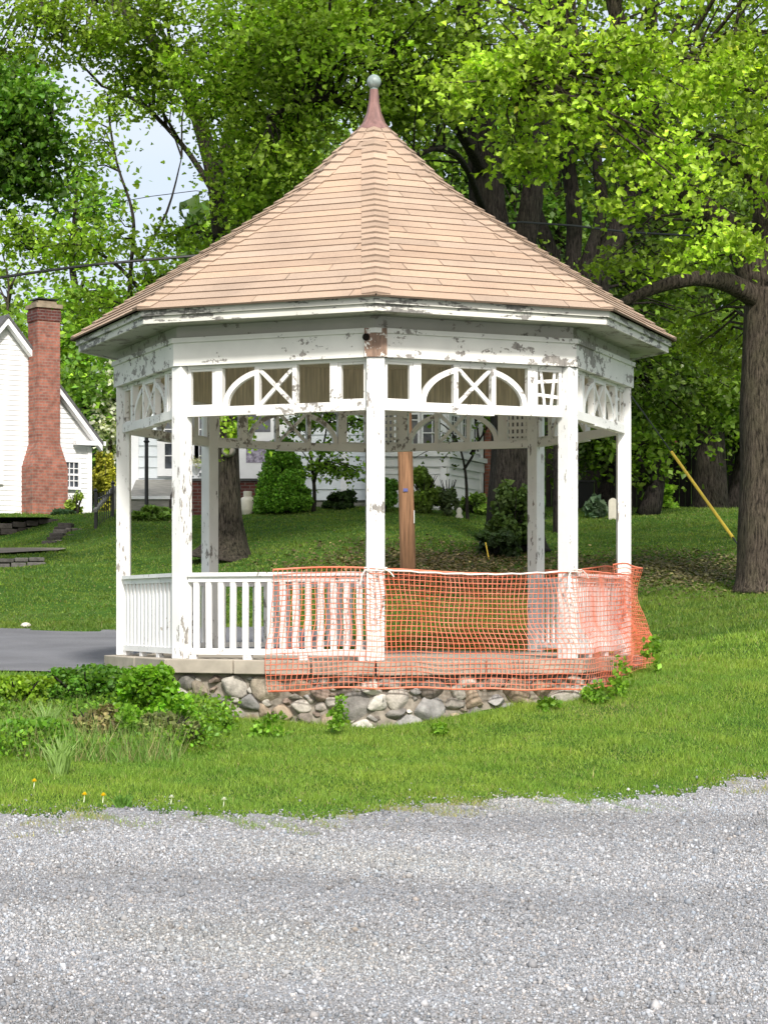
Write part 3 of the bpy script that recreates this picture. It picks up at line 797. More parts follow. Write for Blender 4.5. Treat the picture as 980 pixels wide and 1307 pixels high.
# 3. two leaning trunks behind roof right
tree('maple_tree','dark trunk behind the right roof slope forking low into leaning stems',[
 dict(p=[g(718,42),C(719,520,42),C(728,420,42),C(732,300,42),C(722,180,42),C(715,40,42),C(700,-100,42)],r0=.20,r1=.12,n=16,wob=.03),
 dict(p=[C(741,440,42),C(770,350,42),C(800,260,42),C(822,150,41),C(830,0,41)],r0=.26,r1=.10,n=12,wob=.06),
 dict(p=[C(740,420,42),C(752,330,42),C(765,250,42),C(760,120,42)],r0=.18,r1=.07,n=10,wob=.07),
 dict(p=[C(738,420,42),C(700,330,42),C(680,240,42),C(665,120,42)],r0=.20,r1=.08,n=10,wob=.07),
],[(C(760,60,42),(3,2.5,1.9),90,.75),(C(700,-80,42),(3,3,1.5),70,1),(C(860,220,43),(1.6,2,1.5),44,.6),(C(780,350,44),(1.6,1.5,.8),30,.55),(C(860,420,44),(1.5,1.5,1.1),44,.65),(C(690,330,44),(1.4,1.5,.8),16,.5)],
 leaf=.14,color=MG,bark='bark_dark',per=46,spread=.40,full=False)
tree('maple_tree','dark slanting stem rising close behind the right roof hip',[
 dict(p=[g(795,46),C(796,560,46),C(795,420,46),C(800,300,46),C(790,200,46),C(775,60,46)],r0=.19,r1=.14,n=14,wob=.05),
 dict(p=[C(797,350,46),C(840,250,46),C(870,100,46)],r0=.18,r1=.07)],
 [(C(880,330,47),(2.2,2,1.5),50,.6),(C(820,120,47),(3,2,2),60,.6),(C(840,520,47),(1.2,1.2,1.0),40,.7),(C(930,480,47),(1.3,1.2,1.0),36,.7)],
 leaf=.15,color=MG,bark='bark_dark',per=44,spread=.42,full=False)
# 4. left tree seen through gazebo
Y=37.4
lt=tree('maple_tree','grey trunk with a knothole and flared roots seen through the left half of the gazebo',[
 dict(p=[g(286,Y),C(290,680,Y),C(291,600,Y),C(290,520,Y),C(287,400,Y),C(281,300,Y),C(275,230,Y),C(258,165,Y),C(235,110,Y),C(195,50,Y),C(158,5,Y),C(130,-60,Y)],r0=.20,r1=.10,flare=1.9,n=26,step=.10,wob=.012),
 dict(p=[C(277,240,Y),C(300,140,Y),C(320,20,Y),C(330,-120,Y)],r0=.14,r1=.06),
 dict(p=[C(283,320,Y),C(340,230,Y-1),C(400,150,Y-1.5),C(430,40,Y-2)],r0=.10,r1=.04),
 dict(p=[C(276,250,Y),C(230,180,Y),C(180,130,Y),C(130,110,Y)],r0=.06,r1=.02),
 dict(p=[C(250,140,Y),C(200,30,Y-.5),C(120,0,Y-1),C(60,-10,Y-1)],r0=.06,r1=.02),
],[
 (C(275,80,34),(.75,1.3,.9),24,1.05),(C(320,60,34),(1.3,1.5,1.1),50,1.05),(C(400,30,33),(1.3,1.5,.9),46,1.1),(C(340,140,33.5),(1.1,1.3,.8),36,1.0),(C(310,190,35),(.5,1,.6),11,.95),
 (C(235,310,36),(.4,.6,.35),7,.9),(C(335,250,35),(.6,1,.7),16,.95),(C(350,240,34),(.8,1,.6),20,.95),(C(170,10,34),(.9,1.3,.35),20,.6),(C(185,80,35),(.6,.9,.35),12,.5),(C(60,10,35),(1.2,1.2,.35),24,.7),(C(120,45,35),(.9,1.2,.35),20,.8),(C(190,110,35),(.5,.8,.5),10,.8),(C(30,60,35),(.8,1.0,.3),12,.7),
 (C(330,-110,35),(3.0,3,1.2),70,1),(C(295,545,35.3),(.22,.3,.18),3,1.0),(C(470,20,34),(1,1,.7),24,1),
],leaf=.078,color=BG,bark='bark',per=82,spread=.26)
mb=MB(); c=at(291,575,Y-.24)
mb.tube([c+Vector((0,.10,0)),c+Vector((0,-.06,0)),c+Vector((0,-.075,0))],[.13,.10,.075],14,True,.06)
kk=mb.build('branch_scar',m_simple('pale scar wood',(.36,.32,.28),.9,.1,.3,9),lt,True)
mb=MB(); mb.tube([c+Vector((0,-.074,0)),c+Vector((0,-.079,0))],.035,12); mb.build('knothole',M['dark'],kk)
# 5. dark tree off left
tree('maple_tree','dense dark green crown hanging in from the upper left edge',[
 dict(p=[g(-190,34),C(-180,500,34),C(-150,250,34),C(-120,80,34)],r0=.35,r1=.15,flare=.3),
 dict(p=[C(-150,260,34),C(-60,190,33),C(20,170,33),C(70,150,33)],r0=.12,r1=.03)],
 [(C(20,130,33),(.85,1.1,.75),50,.9),(C(40,200,33),(.7,1,.5),30,.65),(C(-50,150,33),(1.2,1.5,1.3),60,.9),(C(10,235,33),(.5,.7,.25),12,.6),(C(-150,100,34),(1.6,1.6,1.8),70,.9)],
 leaf=.10,color=(.095,.23,.026),per=60,spread=.26,bark='bark_dark')
# 6. slender sapling crowns between, with sky holes
Y=41
tree('young_maple','slender young maple with loose pale leaves against the sky left of the roof',[
 dict(p=[g(157,Y),C(158,560,Y),C(165,400,Y),C(170,290,Y),C(150,210,Y),C(138,120,Y)],r0=.08,r1=.015,n=8),
 dict(p=[C(188,380,Y),C(140,330,Y),C(90,310,Y),C(40,320,Y)],r0=.05,r1=.012),
 dict(p=[C(180,330,Y),C(215,270,Y),C(230,200,Y)],r0=.04,r1=.01)],
 [(C(125,200,Y),(.5,.8,.9),10,1),(C(130,300,Y),(.8,1,.4),12,1.05),(C(80,310,Y),(1.0,1,.45),24,1.05),(C(205,350,Y),(.8,.9,.45),18,1.05),(C(160,390,Y),(.9,.9,.4),22,1),(C(20,290,Y),(.8,.9,.35),16,.95),(C(222,130,Y),(.35,.5,.4),6,1),(C(150,130,Y),(.4,.5,.5),6,1)],
 leaf=.10,color=BG,per=44,spread=.30)
THIN=1.0
# 7. background trees
def bgtree(label,px,Y,top,rpx,col,br=1,n=90,name='broadleaf_tree',low=None,leaf=None,full=False,spread=.50,per=64):
    b=g(px,Y); lo=low or HOR-(b.z-EYE)*F/Y-20
    h0=at(px,lo,Y).z; h1=at(px,top,Y).z; rx=D(rpx,Y); zc=(h0+h1)/2; hz=(h1-h0)/2
    tree(name,label,[dict(p=[b,(b.x+.2,Y,b.z+(h1-b.z)*.35),(b.x-.2,Y,b.z+(h1-b.z)*.7),(b.x,Y,h1-.3)],r0=.28,r1=.05,n=10,step=.4),
      dict(p=[(b.x,Y,b.z+(h1-b.z)*.3),(b.x+rx*.6,Y-.5,b.z+(h1-b.z)*.6)],r0=.12,r1=.03,step=.5),
      dict(p=[(b.x,Y,b.z+(h1-b.z)*.35),(b.x-rx*.6,Y-.5,b.z+(h1-b.z)*.65)],r0=.12,r1=.03,step=.5)],
      [((b.x,Y,zc),(rx,min(rx,3.5),hz),n,br)],leaf=leaf or .0031*Y,color=col,per=per,spread=spread,full=full,bark='bark_dark',var=.32,
      group='woodland trees behind the houses')
bgtree('bright yellow green tree rising behind the brick chimney',105,63,345,70,(.17,.32,.03),1,70,low=520)
bgtree('light green tree filling the gap between chimney and gazebo roof',165,58,400,70,(.12,.26,.03),1,70,low=600)
bgtree('pale green tree low behind the gable of the left house',15,70,345,60,(.20,.32,.06),1,40,low=520)
bgtree('tall tree behind the left roof slope of the gazebo',330,52,215,60,MG,1.15,100,low=520)
bgtree('tall tree behind the roof just left of its peak',380,55,60,100,MG,1.15,130)
bgtree('tall tree directly behind the roof peak',500,58,-20,120,MG,1.0,150)
bgtree('tall dark tree behind the roof right of its peak',610,60,40,110,DG,.9,150,low=420)
bgtree('tall dark tree behind the forked trunks',720,58,60,110,DG,.9,160,low=500)
bgtree('deep green tree behind the long limb of the right maple',840,62,100,100,DG,1.1,150,low=560)
bgtree('dark leafy tree at the far right beyond the big trunk',950,60,-60,120,MG,.85,220,low=560)
bgtree('mid green understorey tree behind the right posts of the gazebo',770,52,470,60,MG,.8,60,low=600)
bgtree('drooping leafy tree with branches low over the shaded lawn at right',938,54,400,75,MG,.9,90,low=575,full=True,leaf=.15)
bgtree('dark tree beyond the right edge of the lawn',1060,52,100,80,DG,1,100,low=560)
bgtree('light leafed tree high behind the upper left tree',100,75,200,45,(.14,.28,.03),1,22,low=330)
tree('bare_tree','thin bare grey branches standing above the left house roof',[dict(p=[g(8,66),C(8,420,66),C(12,360,66),C(2,320,66)],r0=.12,r1=.02),dict(p=[C(11,370,66),C(25,345,66),C(34,330,66)],r0=.04,r1=.01),dict(p=[C(11,390,66),C(-8,350,66)],r0=.04,r1=.01)],[],crown=False,group='woodland trees behind the houses')
bgtree('leafy sapling right of the rear right post',825,46,540,22,MG,1.0,16,low=610,name='young_maple',leaf=.14,spread=.3)
tree('dogwood_tree','dogwood in white blossom beside the left corner post',[dict(p=[g(135,57),C(137,600,57),C(145,540,57),C(150,480,57)],r0=.10,r1=.03)],
 [(C(145,540,57),(.5,.6,.9),34,1),(C(152,480,57),(.35,.5,.4),12,1)],leaf=.15,color=(.72,.72,.60),per=22,spread=.26,full=False,var=.1,yel=.2)
tree('dogwood_tree','pale blossoming dogwood far back under the right trees',[dict(p=[g(850,54),C(850,560,54),C(848,520,54)],r0=.10,r1=.03)],
 [(C(845,500,48),(.9,.6,.7),34,1),(C(880,440,48),(.7,.6,.5),18,1)],leaf=.12,color=(.62,.64,.48),per=22,spread=.3,full=False,var=.15,yel=.2)
tree('broadleaf_tree','stout grey trunk far back between the yellow guard and the big maple',[
 dict(p=[g(905,50),C(905,590,50),C(903,520,50),C(898,420,50),C(890,250,50)],r0=.36,r1=.22,flare=.35,n=18,wob=.02)],[(C(900,300,50),(2.5,2,1.5),60,.7),(C(905,500,49.5),(1.1,.8,.6),22,.75)],leaf=.16,color=MG,per=44,spread=.4,full=True)
# far wood as one mass
n=60000
ang=RNG.random(n); px=RNG.uniform(-500,1500,n); Yf=RNG.uniform(85,130,n); xf=(px-490)/F*Yf; zt=gz(xf,Yf)
hmax=np.where(px<230,4+3*np.sin(px*.03),15+3*np.sin(px*.021))
pos=np.stack([xf,Yf,zt+hmax*RNG.random(n)**.8],1)
tag(leaves('far_woodland',pos,.62,(.05,.11,.016),M['leaf'],None,False,.5,.35,.3),kind='stuff')

# ------------------------------------------------------------------ shrubs
def shrub(name,label,c,rad,n,leaf,color,cat='shrub',full=False,stem=True,shell=.55,lumps=14,var=.25,yel=.3,up=.6,mat='needle',group=None,par=None,spread=.20):
    c=Vector(c); gz_=gzf(c.x,c.y)
    t=thing(name,label,cat,(c.x,c.y,gz_),group)
    if stem:
        mb=MB()
        for i in range(7):
            a=i*2.4; mb.tube([Vector((c.x,c.y,gz_-.05)),Vector((c.x+rad[0]*.3*math.cos(a),c.y+rad[1]*.3*math.sin(a),gz_+(c.z-gz_)*.8)),Vector((c.x+rad[0]*.65*math.cos(a),c.y+rad[1]*.65*math.sin(a),c.z+rad[2]*.5))],[.02,.014,.006],5)
        mb.build('stem',M['bark_dark'],t)
    L_=[]
    top=c.z+rad[2]; H=max(top-gz_,.05); cent=[]; lr=[]
    for i in range(lumps):
        f=RNG.uniform(.05,.86); a=RNG.random()*2*PI; rr_=math.sqrt(max(.05,1-f*f*.9))*RNG.uniform(.3,.92)
        cent.append((c.x+math.cos(a)*rad[0]*rr_,c.y+math.sin(a)*rad[1]*rr_,gz_+H*f)); lr.append(RNG.uniform(.7,1.3))
    cent=np.array(cent); lr=np.array(lr); idx=RNG.integers(0,lumps,n)
    d=RNG.normal(0,1,(n,3)); d/=np.linalg.norm(d,axis=1,keepdims=True)
    ls=np.array([min(rad[0],.45),min(rad[1],.45),H*.55])*(spread*1.35)
    pos=cent[idx]+d*ls[None]*lr[idx][:,None]*(.55+.75*RNG.random(n)[:,None])
    pos[:,2]=np.maximum(pos[:,2],gz(pos[:,0],pos[:,1])+.01)
    cv=np.exp(RNG.normal(0,.15,lumps))[idx]
    leaves('foliage',pos,leaf,color,M[mat],t,full,up,var,yel,cv); return t
# conical spruce
def cone_shrub(label,px,Y,pybase,pytop,hwpx,color):
    b=g(px,Y); h=at(px,pytop,Y).z-b.z; rw=D(hwpx,Y)
    t=thing('dwarf_spruce',label,'shrub',tuple(b))
    mb=MB(); mb.tube([b,b+PT*h*.9],[.06,.01],6); mb.build('trunk',M['bark_dark'],t)
    P=[];CV=[]
    for i in range(150):
        f=RNG.random()**1.3; a=RNG.random()*2*PI; r=rw*min(1,(1-f)**.62*1.02)*(.62+.32*RNG.random())
        c=np.array([b.x+r*math.cos(a),b.y+r*math.sin(a),b.z+.12+f*h*.95]); m=260
        d=RNG.normal(0,1,(m,3)); d/=np.linalg.norm(d,axis=1,keepdims=True); P.append(c+d*np.array([.20,.20,.13])*(.75+.3*RNG.random((m,1)))); CV.append(np.full(m,np.exp(RNG.normal(0,.12))))
    leaves('foliage',np.concatenate(P),.055,color,M['needle'],t,False,.8,.3,.3,np.concatenate(CV)); return t
cone_shrub('dense bright green conical spruce in front of the house door',360,45,650,566,34,(.10,.27,.02))
shrub('hedge','low clipped dark hedge along the house wall left of the middle post',C(437,640,45.5),(D(24,45.5),.4,D(13,45.5)),3500,.07,(.035,.08,.018))
shrub('round_shrub','rounded bright green shrub between the front post and the utility pole',C(490,628,44.5),(D(22,44),.4,D(19,44)),3500,.07,(.07,.19,.02))
shrub('azalea','olive green leafy shrub under the bay windows beside the utility pole',C(540,618,45),(D(28,45),.5,D(22,45)),5000,.08,(.11,.18,.025))
shrub('azalea','small grey green shrub under the bright corner of the bay',C(572,622,45),(D(16,45),.3,D(20,45)),1300,.08,(.09,.13,.05),lumps=8)
shrub('hedge','low yellow green hedge beside the bay and the brick wall',C(605,637,46),(D(24,46),.4,D(9,46)),2400,.08,(.13,.24,.03))
shrub('hosta_bed','light green hosta clump beneath the lamp post',C(195,656,45.5),(D(28,45.5),.5,D(9,45.5)),1500,.16,(.16,.28,.05),up=1.2)
shrub('forsythia','yellow green forsythia behind the iron gate',C(136,608,55),(D(18,55),.6,D(36,55)),5000,.09,(.35,.34,.03),lumps=24)
shrub('hosta_clump','bright lime green clump in front of the dark shed',C(845,633,48),(D(24,48),.5,D(13,48)),1800,.16,(.20,.38,.03),up=1.0)
shrub('iris_clump','blue green spiky clump by the white marker stone',C(760,645,46),(D(12,46),.3,D(12,46)),600,.2,(.08,.14,.08),up=.1)
shrub('daffodil_leaves','dark blue green leaf clump on the terrace left of the iron gate',C(78,668,49),(D(16,49),.4,D(10,49)),1200,.16,(.05,.11,.05),up=.1)
shrub('rose_bush','thin yellow green bush against the white wall right of the chimney',C(98,638,51.4),(D(15,51),.25,D(14,51)),500,.09,(.22,.32,.04),lumps=10)
shrub('ivy','ivy and suckers crowding the foot of the thick centre trunk',C(655,655,37.2),(D(38,37),.6,D(42,37)),5200,.10,(.06,.11,.02),lumps=30,cat='ivy')
shrub('ivy','dark low ground ivy spreading left of the thick centre trunk',C(630,690,36.6),(D(38,36),.7,D(12,36)),2600,.09,(.035,.07,.018),lumps=18,cat='ivy')
tree('japanese_maple','small thin stemmed maple with layered leaves right of the conical spruce',[
 dict(p=[g(400,45),C(402,620,45),C(398,580,45),C(388,545,45)],r0=.05,r1=.015,n=7),dict(p=[C(401,615,45),C(412,575,45),C(418,530,45)],r0=.035,r1=.01),dict(p=[C(402,600,45),C(380,570,45)],r0=.02,r1=.008)],
 [(C(425,597,45),(.55,.4,.12),16,1.1),(C(445,600,45),(.3,.3,.10),7,1.2),(C(420,572,45),(.5,.4,.10),9,1),(C(400,535,45),(.7,.5,.35),26,.7),(C(455,540,45),(.4,.4,.3),10,1)],
 leaf=.08,color=(.14,.27,.03),per=26,spread=.16,bark='bark_dark')
tree('bare_shrub','twiggy nearly leafless shrub in front of the bay windows',[
 dict(p=[g(597,44),C(590,590,44),C(575,550,44),C(545,530,44)],r0=.04,r1=.008),dict(p=[C(592,600,44),C(610,560,44),C(600,520,44)],r0=.03,r1=.006),dict(p=[C(585,575,44),C(560,570,44),C(530,585,44)],r0=.02,r1=.005),dict(p=[C(600,580,44),C(625,540,44),C(632,500,44)],r0=.03,r1=.006)],
 [(C(625,530,43),(.35,.4,.5),14,.7),(C(560,560,44),(.6,.4,.5),8,.5)],leaf=.08,color=MG,per=12,spread=.18,bark='bark_dark',cat='shrub')
# foreground shrubs at left
t=shrub('leafy_bush','bright fresh green bush against the left end of the stone foundation',C(192,886,17.7),(D(58,17.6),.36,D(42,17.6)),7500,.048,(.14,.34,.022),full=False,lumps=52,mat='leaf',spread=.15)
shrub('leafy_bush','darker green low bush behind the bright one beside the driveway',C(110,868,18.6),(D(75,18.6),.45,D(23,18.6)),8000,.042,(.07,.19,.02),lumps=30,mat='leaf')
shrub('leafy_bush','yellow green low bush at the left edge by the driveway',C(20,880,18.3),(D(60,18.3),.45,D(22,18.3)),6500,.042,(.17,.30,.022),lumps=26,mat='leaf')
shrub('juniper','half dead brown juniper in the middle of the weedy bed',C(120,918,17.3),(D(42,17.6),.30,D(18,17.6)),2600,.045,(.20,.15,.065),lumps=30,var=.45,yel=.7)
shrub('juniper','dark browned juniper under the bright bush at the stone foundation',C(215,922,17.1),(D(40,17.3),.24,D(14,17.3)),2200,.045,(.13,.15,.05),lumps=20,var=.5)
shrub('weed_clump','broad leaved weeds at the left edge of the bed',C(45,935,16.9),(D(65,16.9),.5,D(18,16.9)),3600,.048,(.10,.25,.022),lumps=30,mat='leaf',stem=False,cat='weeds')
for (px,py,Y,w,h,lb) in ((160,905,17.0,14,16,'small weed tuft rising among the brown juniper'),(430,905,17.9,14,14,'small bright weed at the foot of the stones below the net'),(560,930,17.9,10,6,'tiny weed at the foot of the middle stones'),(790,860,19.2,14,22,'tall bright weed growing through the netting at the right'),(830,835,20.2,14,24,'tallest weed just right of the netting corner'),(285,905,17.9,18,10,'weeds along the left stones beside the bright bush'),(700,900,18.6,16,8,'sparse weeds below the right end of the stones'),(760,880,18.9,24,10,'weeds crowding the right end of the foundation'),(345,920,17.6,26,9,'low weeds along the left stones')):
    shrub('weed_clump',lb,C(px,py,Y),(D(w,Y),.14,D(h,Y)),240,.045,(.14,.30,.03),lumps=10,mat='leaf',stem=False,up=.2,spread=.3,cat='weeds',group='weeds along the foot of the gazebo')
def blades(name,label,px,py,Y,n,h,spread,color,cat='grass clump'):
    b=at(px,py,Y); z=gzf(b.x,b.y); V=[];Lp=[];mb=MB()
    for i in range(n):
        a=random.uniform(0,2*PI); r=random.uniform(0,.06); tx=random.gauss(0,spread); ty=random.gauss(0,spread); hh=h*random.uniform(.6,1.1)
        p=Vector((b.x+r*math.cos(a),b.y+r*math.sin(a),z)); q=p+Vector((tx*.4,ty*.4,hh*.65)); t=p+Vector((tx,ty,hh)); w=Vector((.005,.002,0))
        v=random.uniform(.8,1.2); mb.cur=tuple(c*v for c in color)
        mb.face([p-w,p+w,q+w*.8,q-w*.8]); mb.face([q-w*.8,q+w*.8,t])
    return tag(mb.build(name,M['grass']),label,cat)
blades('grass_clump','fountain of long pale grass blades in the weedy bed',77,985,15.6,80,.30,.11,(.24,.36,.10))
blades('grass_clump','tall dry grass stems at the left edge of the bed',60,900,17.2,60,.34,.12,(.22,.34,.10))
blades('grass_clump','tuft of taller blades at the gravel edge',157,1048,14.3,70,.10,.05,(.10,.22,.03))
# weedy bed left of the gazebo, one uncountable mass
n=42000; x=RNG.uniform(-4.6,-1.25,n); y=RNG.uniform(15.7,19.6,n)
ed=np.minimum((y-(15.9+.35*np.sin(x*2.1)+.55*np.clip(x+2.6,0,2)))/.5,1)*np.clip((-1.25-x)/.5,0,1); kp=RNG.random(n)<np.clip(ed,0,1); x=x[kp];y=y[kp];n=len(x)
hh=.10+.13*(.5+.5*np.sin(x*3.7+y*1.9))*(.5+.5*np.sin(y*4.1-x*1.3))+.10*np.clip(y-17,0,1)
pos=np.stack([x,y,gz(x,y)+.01+hh*RNG.random(n)],1)
br=np.clip(np.sin(x*2.9+1.2)*np.sin(y*3.3+x)-.25,0,1)
o=leaves('weed_cover',pos,.040,(.12,.27,.026),M['leaf'],None,False,.35,.35,.4,1-.35*br)
tag(o,kind='stuff')
n=16000; x=RNG.uniform(-4.6,-1.6,n); y=RNG.uniform(16.3,19.0,n); a=RNG.uniform(0,2*PI,n); h=.08+.26*RNG.random(n)**2; w=.008; ln=RNG.normal(0,.35,(n,2))*h[:,None]; z=gz(x,y)
V=np.stack([np.stack([x-np.cos(a)*w/2,y-np.sin(a)*w/2,z],1),np.stack([x+np.cos(a)*w/2,y+np.sin(a)*w/2,z],1),np.stack([x+ln[:,0],y+ln[:,1],z+h],1)],1).reshape(-1,3)
cc=np.where(RNG.random(n)[:,None]<.3,np.array([[.32,.30,.13]]),np.array([[.17,.30,.06]]))*np.exp(RNG.normal(0,.2,n))[:,None]
tag(np_mesh('tall_grass',V,np.arange(3*n),np.full(n,3),np.repeat(cc,3,0),M['grass']),kind='stuff')
# dandelions
for i,(px,py,lb,yel) in enumerate(((43,995,'yellow dandelion beside the fountain of pale grass',1),(107,1024,'yellow dandelion nearest the pale grass in the mown strip',1),(131,1036,'yellow dandelion closest to the gravel edge',1),(218,1025,'white seed head of a dandelion in the lawn',0),(285,1050,'white seed head right at the gravel edge',0))):
    Y=15.0 if i==0 else 14.5; b=at(px,py,Y); z=gzf(b.x,b.y)
    t=thing('dandelion',lb,'flower',(b.x,b.y,z)); mb=MB(); mb.tube([(b.x,b.y,z),(b.x+.005,b.y,z+.05)],.003,5); mb.cur=(.2,.3,.1); mb.build('stem',M['grass'],t)
    mb=MB(); mb.cur=(.85,.60,.02) if yel else (.7,.7,.68)
    for q in range(26):
        a=q*2.4; e=(q/26)**.5; d=Vector((math.cos(a)*e,math.sin(a)*e,1.05-e)).normalized(); c=Vector((b.x+.005,b.y,z+.052)); s=d.cross(PT).normalized()*.006 if d.cross(PT).length>.01 else Vector((.006,0,0))
        mb.face([c,c+d*.016-s,c+d*.024,c+d*.016+s])
    mb.build('flower_head',M['grass'],t)

# ------------------------------------------------------------------ grass blades (one mass)
def grass(name,n,xr,yr,h,w,dens=None,base=(.15,.275,.034),frustum=1.0,seed=1):
    r=np.random.default_rng(seed); x=r.uniform(xr[0],xr[1],n); y=r.uniform(yr[0],yr[1],n)
    m=np.abs(x)<.20*y+frustum
    m&=(np.hypot(x-GX,y-GY)>2.52)
    e=edge_y(x,y); dd=y-e
    pk=np.sin(x*3.1+1)*np.sin(x*1.3+y*2.2)+.5*np.sin(x*9)*np.sin(y*11)
    keep=np.where(dd>.10,1.0,np.clip(1.05+dd*.95,0,1)*np.where(pk+.25*np.sin(x*.9)+(1.1*np.exp(-((x+.55)/.75)**2-((y-13.75)/.3)**2)+.9*np.exp(-((x-1.6)/1.1)**2-((y-14.7)/.3)**2))*np.sin(x*23+y*9)>.15,1.0,.05))
    keep=np.where(dd<-.85,0,keep)
    c=x*F/y+490
    # driveway strip is bare
    keep=np.where((x<-.8)&(y>22.0)&(y<29.7-.35*np.clip(x+3.5,0,9)**1.4),0,keep)
    # worn patches
    def blob(px,py,Yc,wx,wy,f):
        cx=(px-490)/F*Yc; return np.exp(-((x-cx)/wx)**2-((y-Yc)/wy)**2)*f
    worn=blob(600,700,35,1.3,1.6,.9)+blob(540,722,33.5,1.2,1.0,.9)+blob(870,725,33.5,1.0,2.0,.75)+blob(780,895,18.5,.35,.3,.6)
    keep=keep*np.clip(1-worn*.75,0,1)
    m&=r.random(n)<keep
    x=x[m];y=y[m];c=c[m];worn=worn[m];dd=dd[m]; n=len(x); z=gz(x,y)
    a=r.uniform(0,2*PI,n); hh=h*np.exp(r.normal(0,.35,n))*(1-.35*np.exp(-np.maximum(dd,0)/.4)); 
    tuft=.75+.6*np.clip(np.sin(x*5.3+np.sin(y*3.1))*np.sin(y*6.7+x*1.7)+.25*np.sin(x*13+y*11),-.3,1); hh=hh*tuft
    long=1+.5*np.exp(-(np.hypot(x-GX,y-GY)-2.65)**2/.02); hh=hh*long*np.where(dd<-.03,1.35,1)
    ww=w*r.uniform(.7,1.3,n); lean=r.normal(0,.45,(n,2))*hh[:,None]
    P0=np.stack([x-np.cos(a)*ww/2,y-np.sin(a)*ww/2,z-.004],1); P1=np.stack([x+np.cos(a)*ww/2,y+np.sin(a)*ww/2,z-.004],1)
    P2=np.stack([x+lean[:,0],y+lean[:,1],z+hh],1)
    V=np.stack([P0,P1,P2],1).reshape(-1,3)
    v=np.exp(r.normal(0,.22,n)); patch=.5+.5*np.sin(x*1.7+np.sin(y*1.1)*2)*np.sin(y*1.9+x*.6)
    col=np.array(base)[None]*v[:,None]; yel=np.clip(patch*.45+.25*np.sin(x*6.1+y*2.7)*np.sin(y*7.9-x*1.3)+r.random(n)*.25,0,1)[:,None]
    col=col*(1-yel)+np.array([.28,.37,.05])[None]*v[:,None]*yel
    dry=(r.random(n)<np.clip(.04+.72*np.exp(-np.maximum(dd,-.0)/.17)*np.clip(.55+np.sin(x*2.3+1)*.6,.1,1)*(dd<1.0)+worn*.5,0,.9)); col[dry]=np.array([.33,.30,.12])*v[dry][:,None]
    dark=(y>24); col[dark]*=.62  # tree shade over the rear lawn, put into the blade colour
    o=np_mesh(name,V,np.arange(3*n),np.full(n,3),np.repeat(col,3,0),M['grass']); tag(o,kind='stuff'); return o
grass('lawn_grass',620000,(-5.2,5.2),(13.0,21.5),.031,.0062,seed=2)
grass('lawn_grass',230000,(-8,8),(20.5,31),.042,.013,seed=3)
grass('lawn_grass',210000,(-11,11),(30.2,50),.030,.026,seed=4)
# low broad clover / litter in worn soil
n=9000; x=RNG.normal(0,1,n)*1.4+(575-490)/F*34.5; y=RNG.normal(34.5,1.6,n); pos=np.stack([x,y,gz(x,y)+.02+.03*RNG.random(n)],1)
tag(leaves('leaf_litter',pos,.06,(.12,.085,.04),M['needle'],None,False,2.0,.5,.3),kind='stuff')
n=6000; x=RNG.normal(0,1,n)*.9+(870-490)/F*33.5; y=RNG.normal(33.5,1.7,n); pos=np.stack([x,y,gz(x,y)+.02+.03*RNG.random(n)],1)
tag(leaves('leaf_litter',pos,.06,(.11,.09,.04),M['needle'],None,False,2.0,.5,.3),kind='stuff')
# ------------------------------------------------------------------ gravel stones (one mass)
OCT=np.array([(1,0,0),(-1,0,0),(0,1,0),(0,-1,0),(0,0,1),(0,0,-1)],float)
OF=[[0,2,4],[2,1,4],[1,3,4],[3,0,4],[2,0,5],[1,2,5],[3,1,5],[0,3,5]]
n=470000
yy=7.2+9.8*RNG.random(n)**1.0; xx=RNG.uniform(-1,1,n)*(.19*yy+1.0)
tr=np.clip(np.sin(yy*2.4+xx*.28+.4*np.sin(xx*1.1))*1.2-.35,0,1)*.72; dd=yy-edge_y(xx,yy); pkk=np.sin(xx*3.1+1)*np.sin(xx*1.3+yy*2.2)+.5*np.sin(xx*9)*np.sin(yy*11)+.25*np.sin(xx*.9)+(1.1*np.exp(-((xx+.55)/.75)**2-((yy-13.75)/.3)**2)+.9*np.exp(-((xx-1.6)/1.1)**2-((yy-14.7)/.3)**2))*np.sin(xx*23+yy*9); gr=(pkk>.15)&(dd>-.85); kp=((dd<.02)&(RNG.random(n)>np.where(gr,.88,tr)))|(RNG.random(n)<.25*np.exp(-np.maximum(dd,0)/.15)); xx=xx[kp];yy=yy[kp];n=len(xx)
sz=.0046*np.exp(RNG.normal(0,.42,n)); sz=np.clip(sz,.0025,.021); big=RNG.random(n)<.004; sz=np.where(big,np.minimum(sz*2.4,.024),sz)
nr=RNG.normal(0,1,(n,3)); R=frames(nr,RNG.random(n)*2*PI); sc=sz[:,None]*RNG.uniform(.6,1.4,(n,3))
tone=np.exp(RNG.normal(-1.28,.25,n)); tone=np.where(RNG.random(n)<.03,tone*1.8,tone); tint=RNG.normal(0,.04,n)
band=1-.17*np.clip(np.sin(yy*1.9+.5*np.sin(xx*.8)+xx*.25)*.8+.45*np.sin(yy*4.1+xx*.7+np.sin(xx*2.3)),-.5,1)
brown=np.clip(np.sin(xx*1.3+yy*.9)*np.sin(yy*1.25+2)-.35,0,1)*.13
tone*=band
col=np.stack([tone*(1+tint)*(1+brown*.1),tone*(1+.01-.0*tint),tone*(1.035-tint)*(1-brown*.6)],1)
col=np.clip(col,.03,.52)
pos=np.stack([xx,yy,gz(xx,yy)+.010+sz*.45],1)
tag(instance_mesh('gravel_stones',OCT,OF,pos,R,sc,col,M['gravel_stone']),kind='stuff')

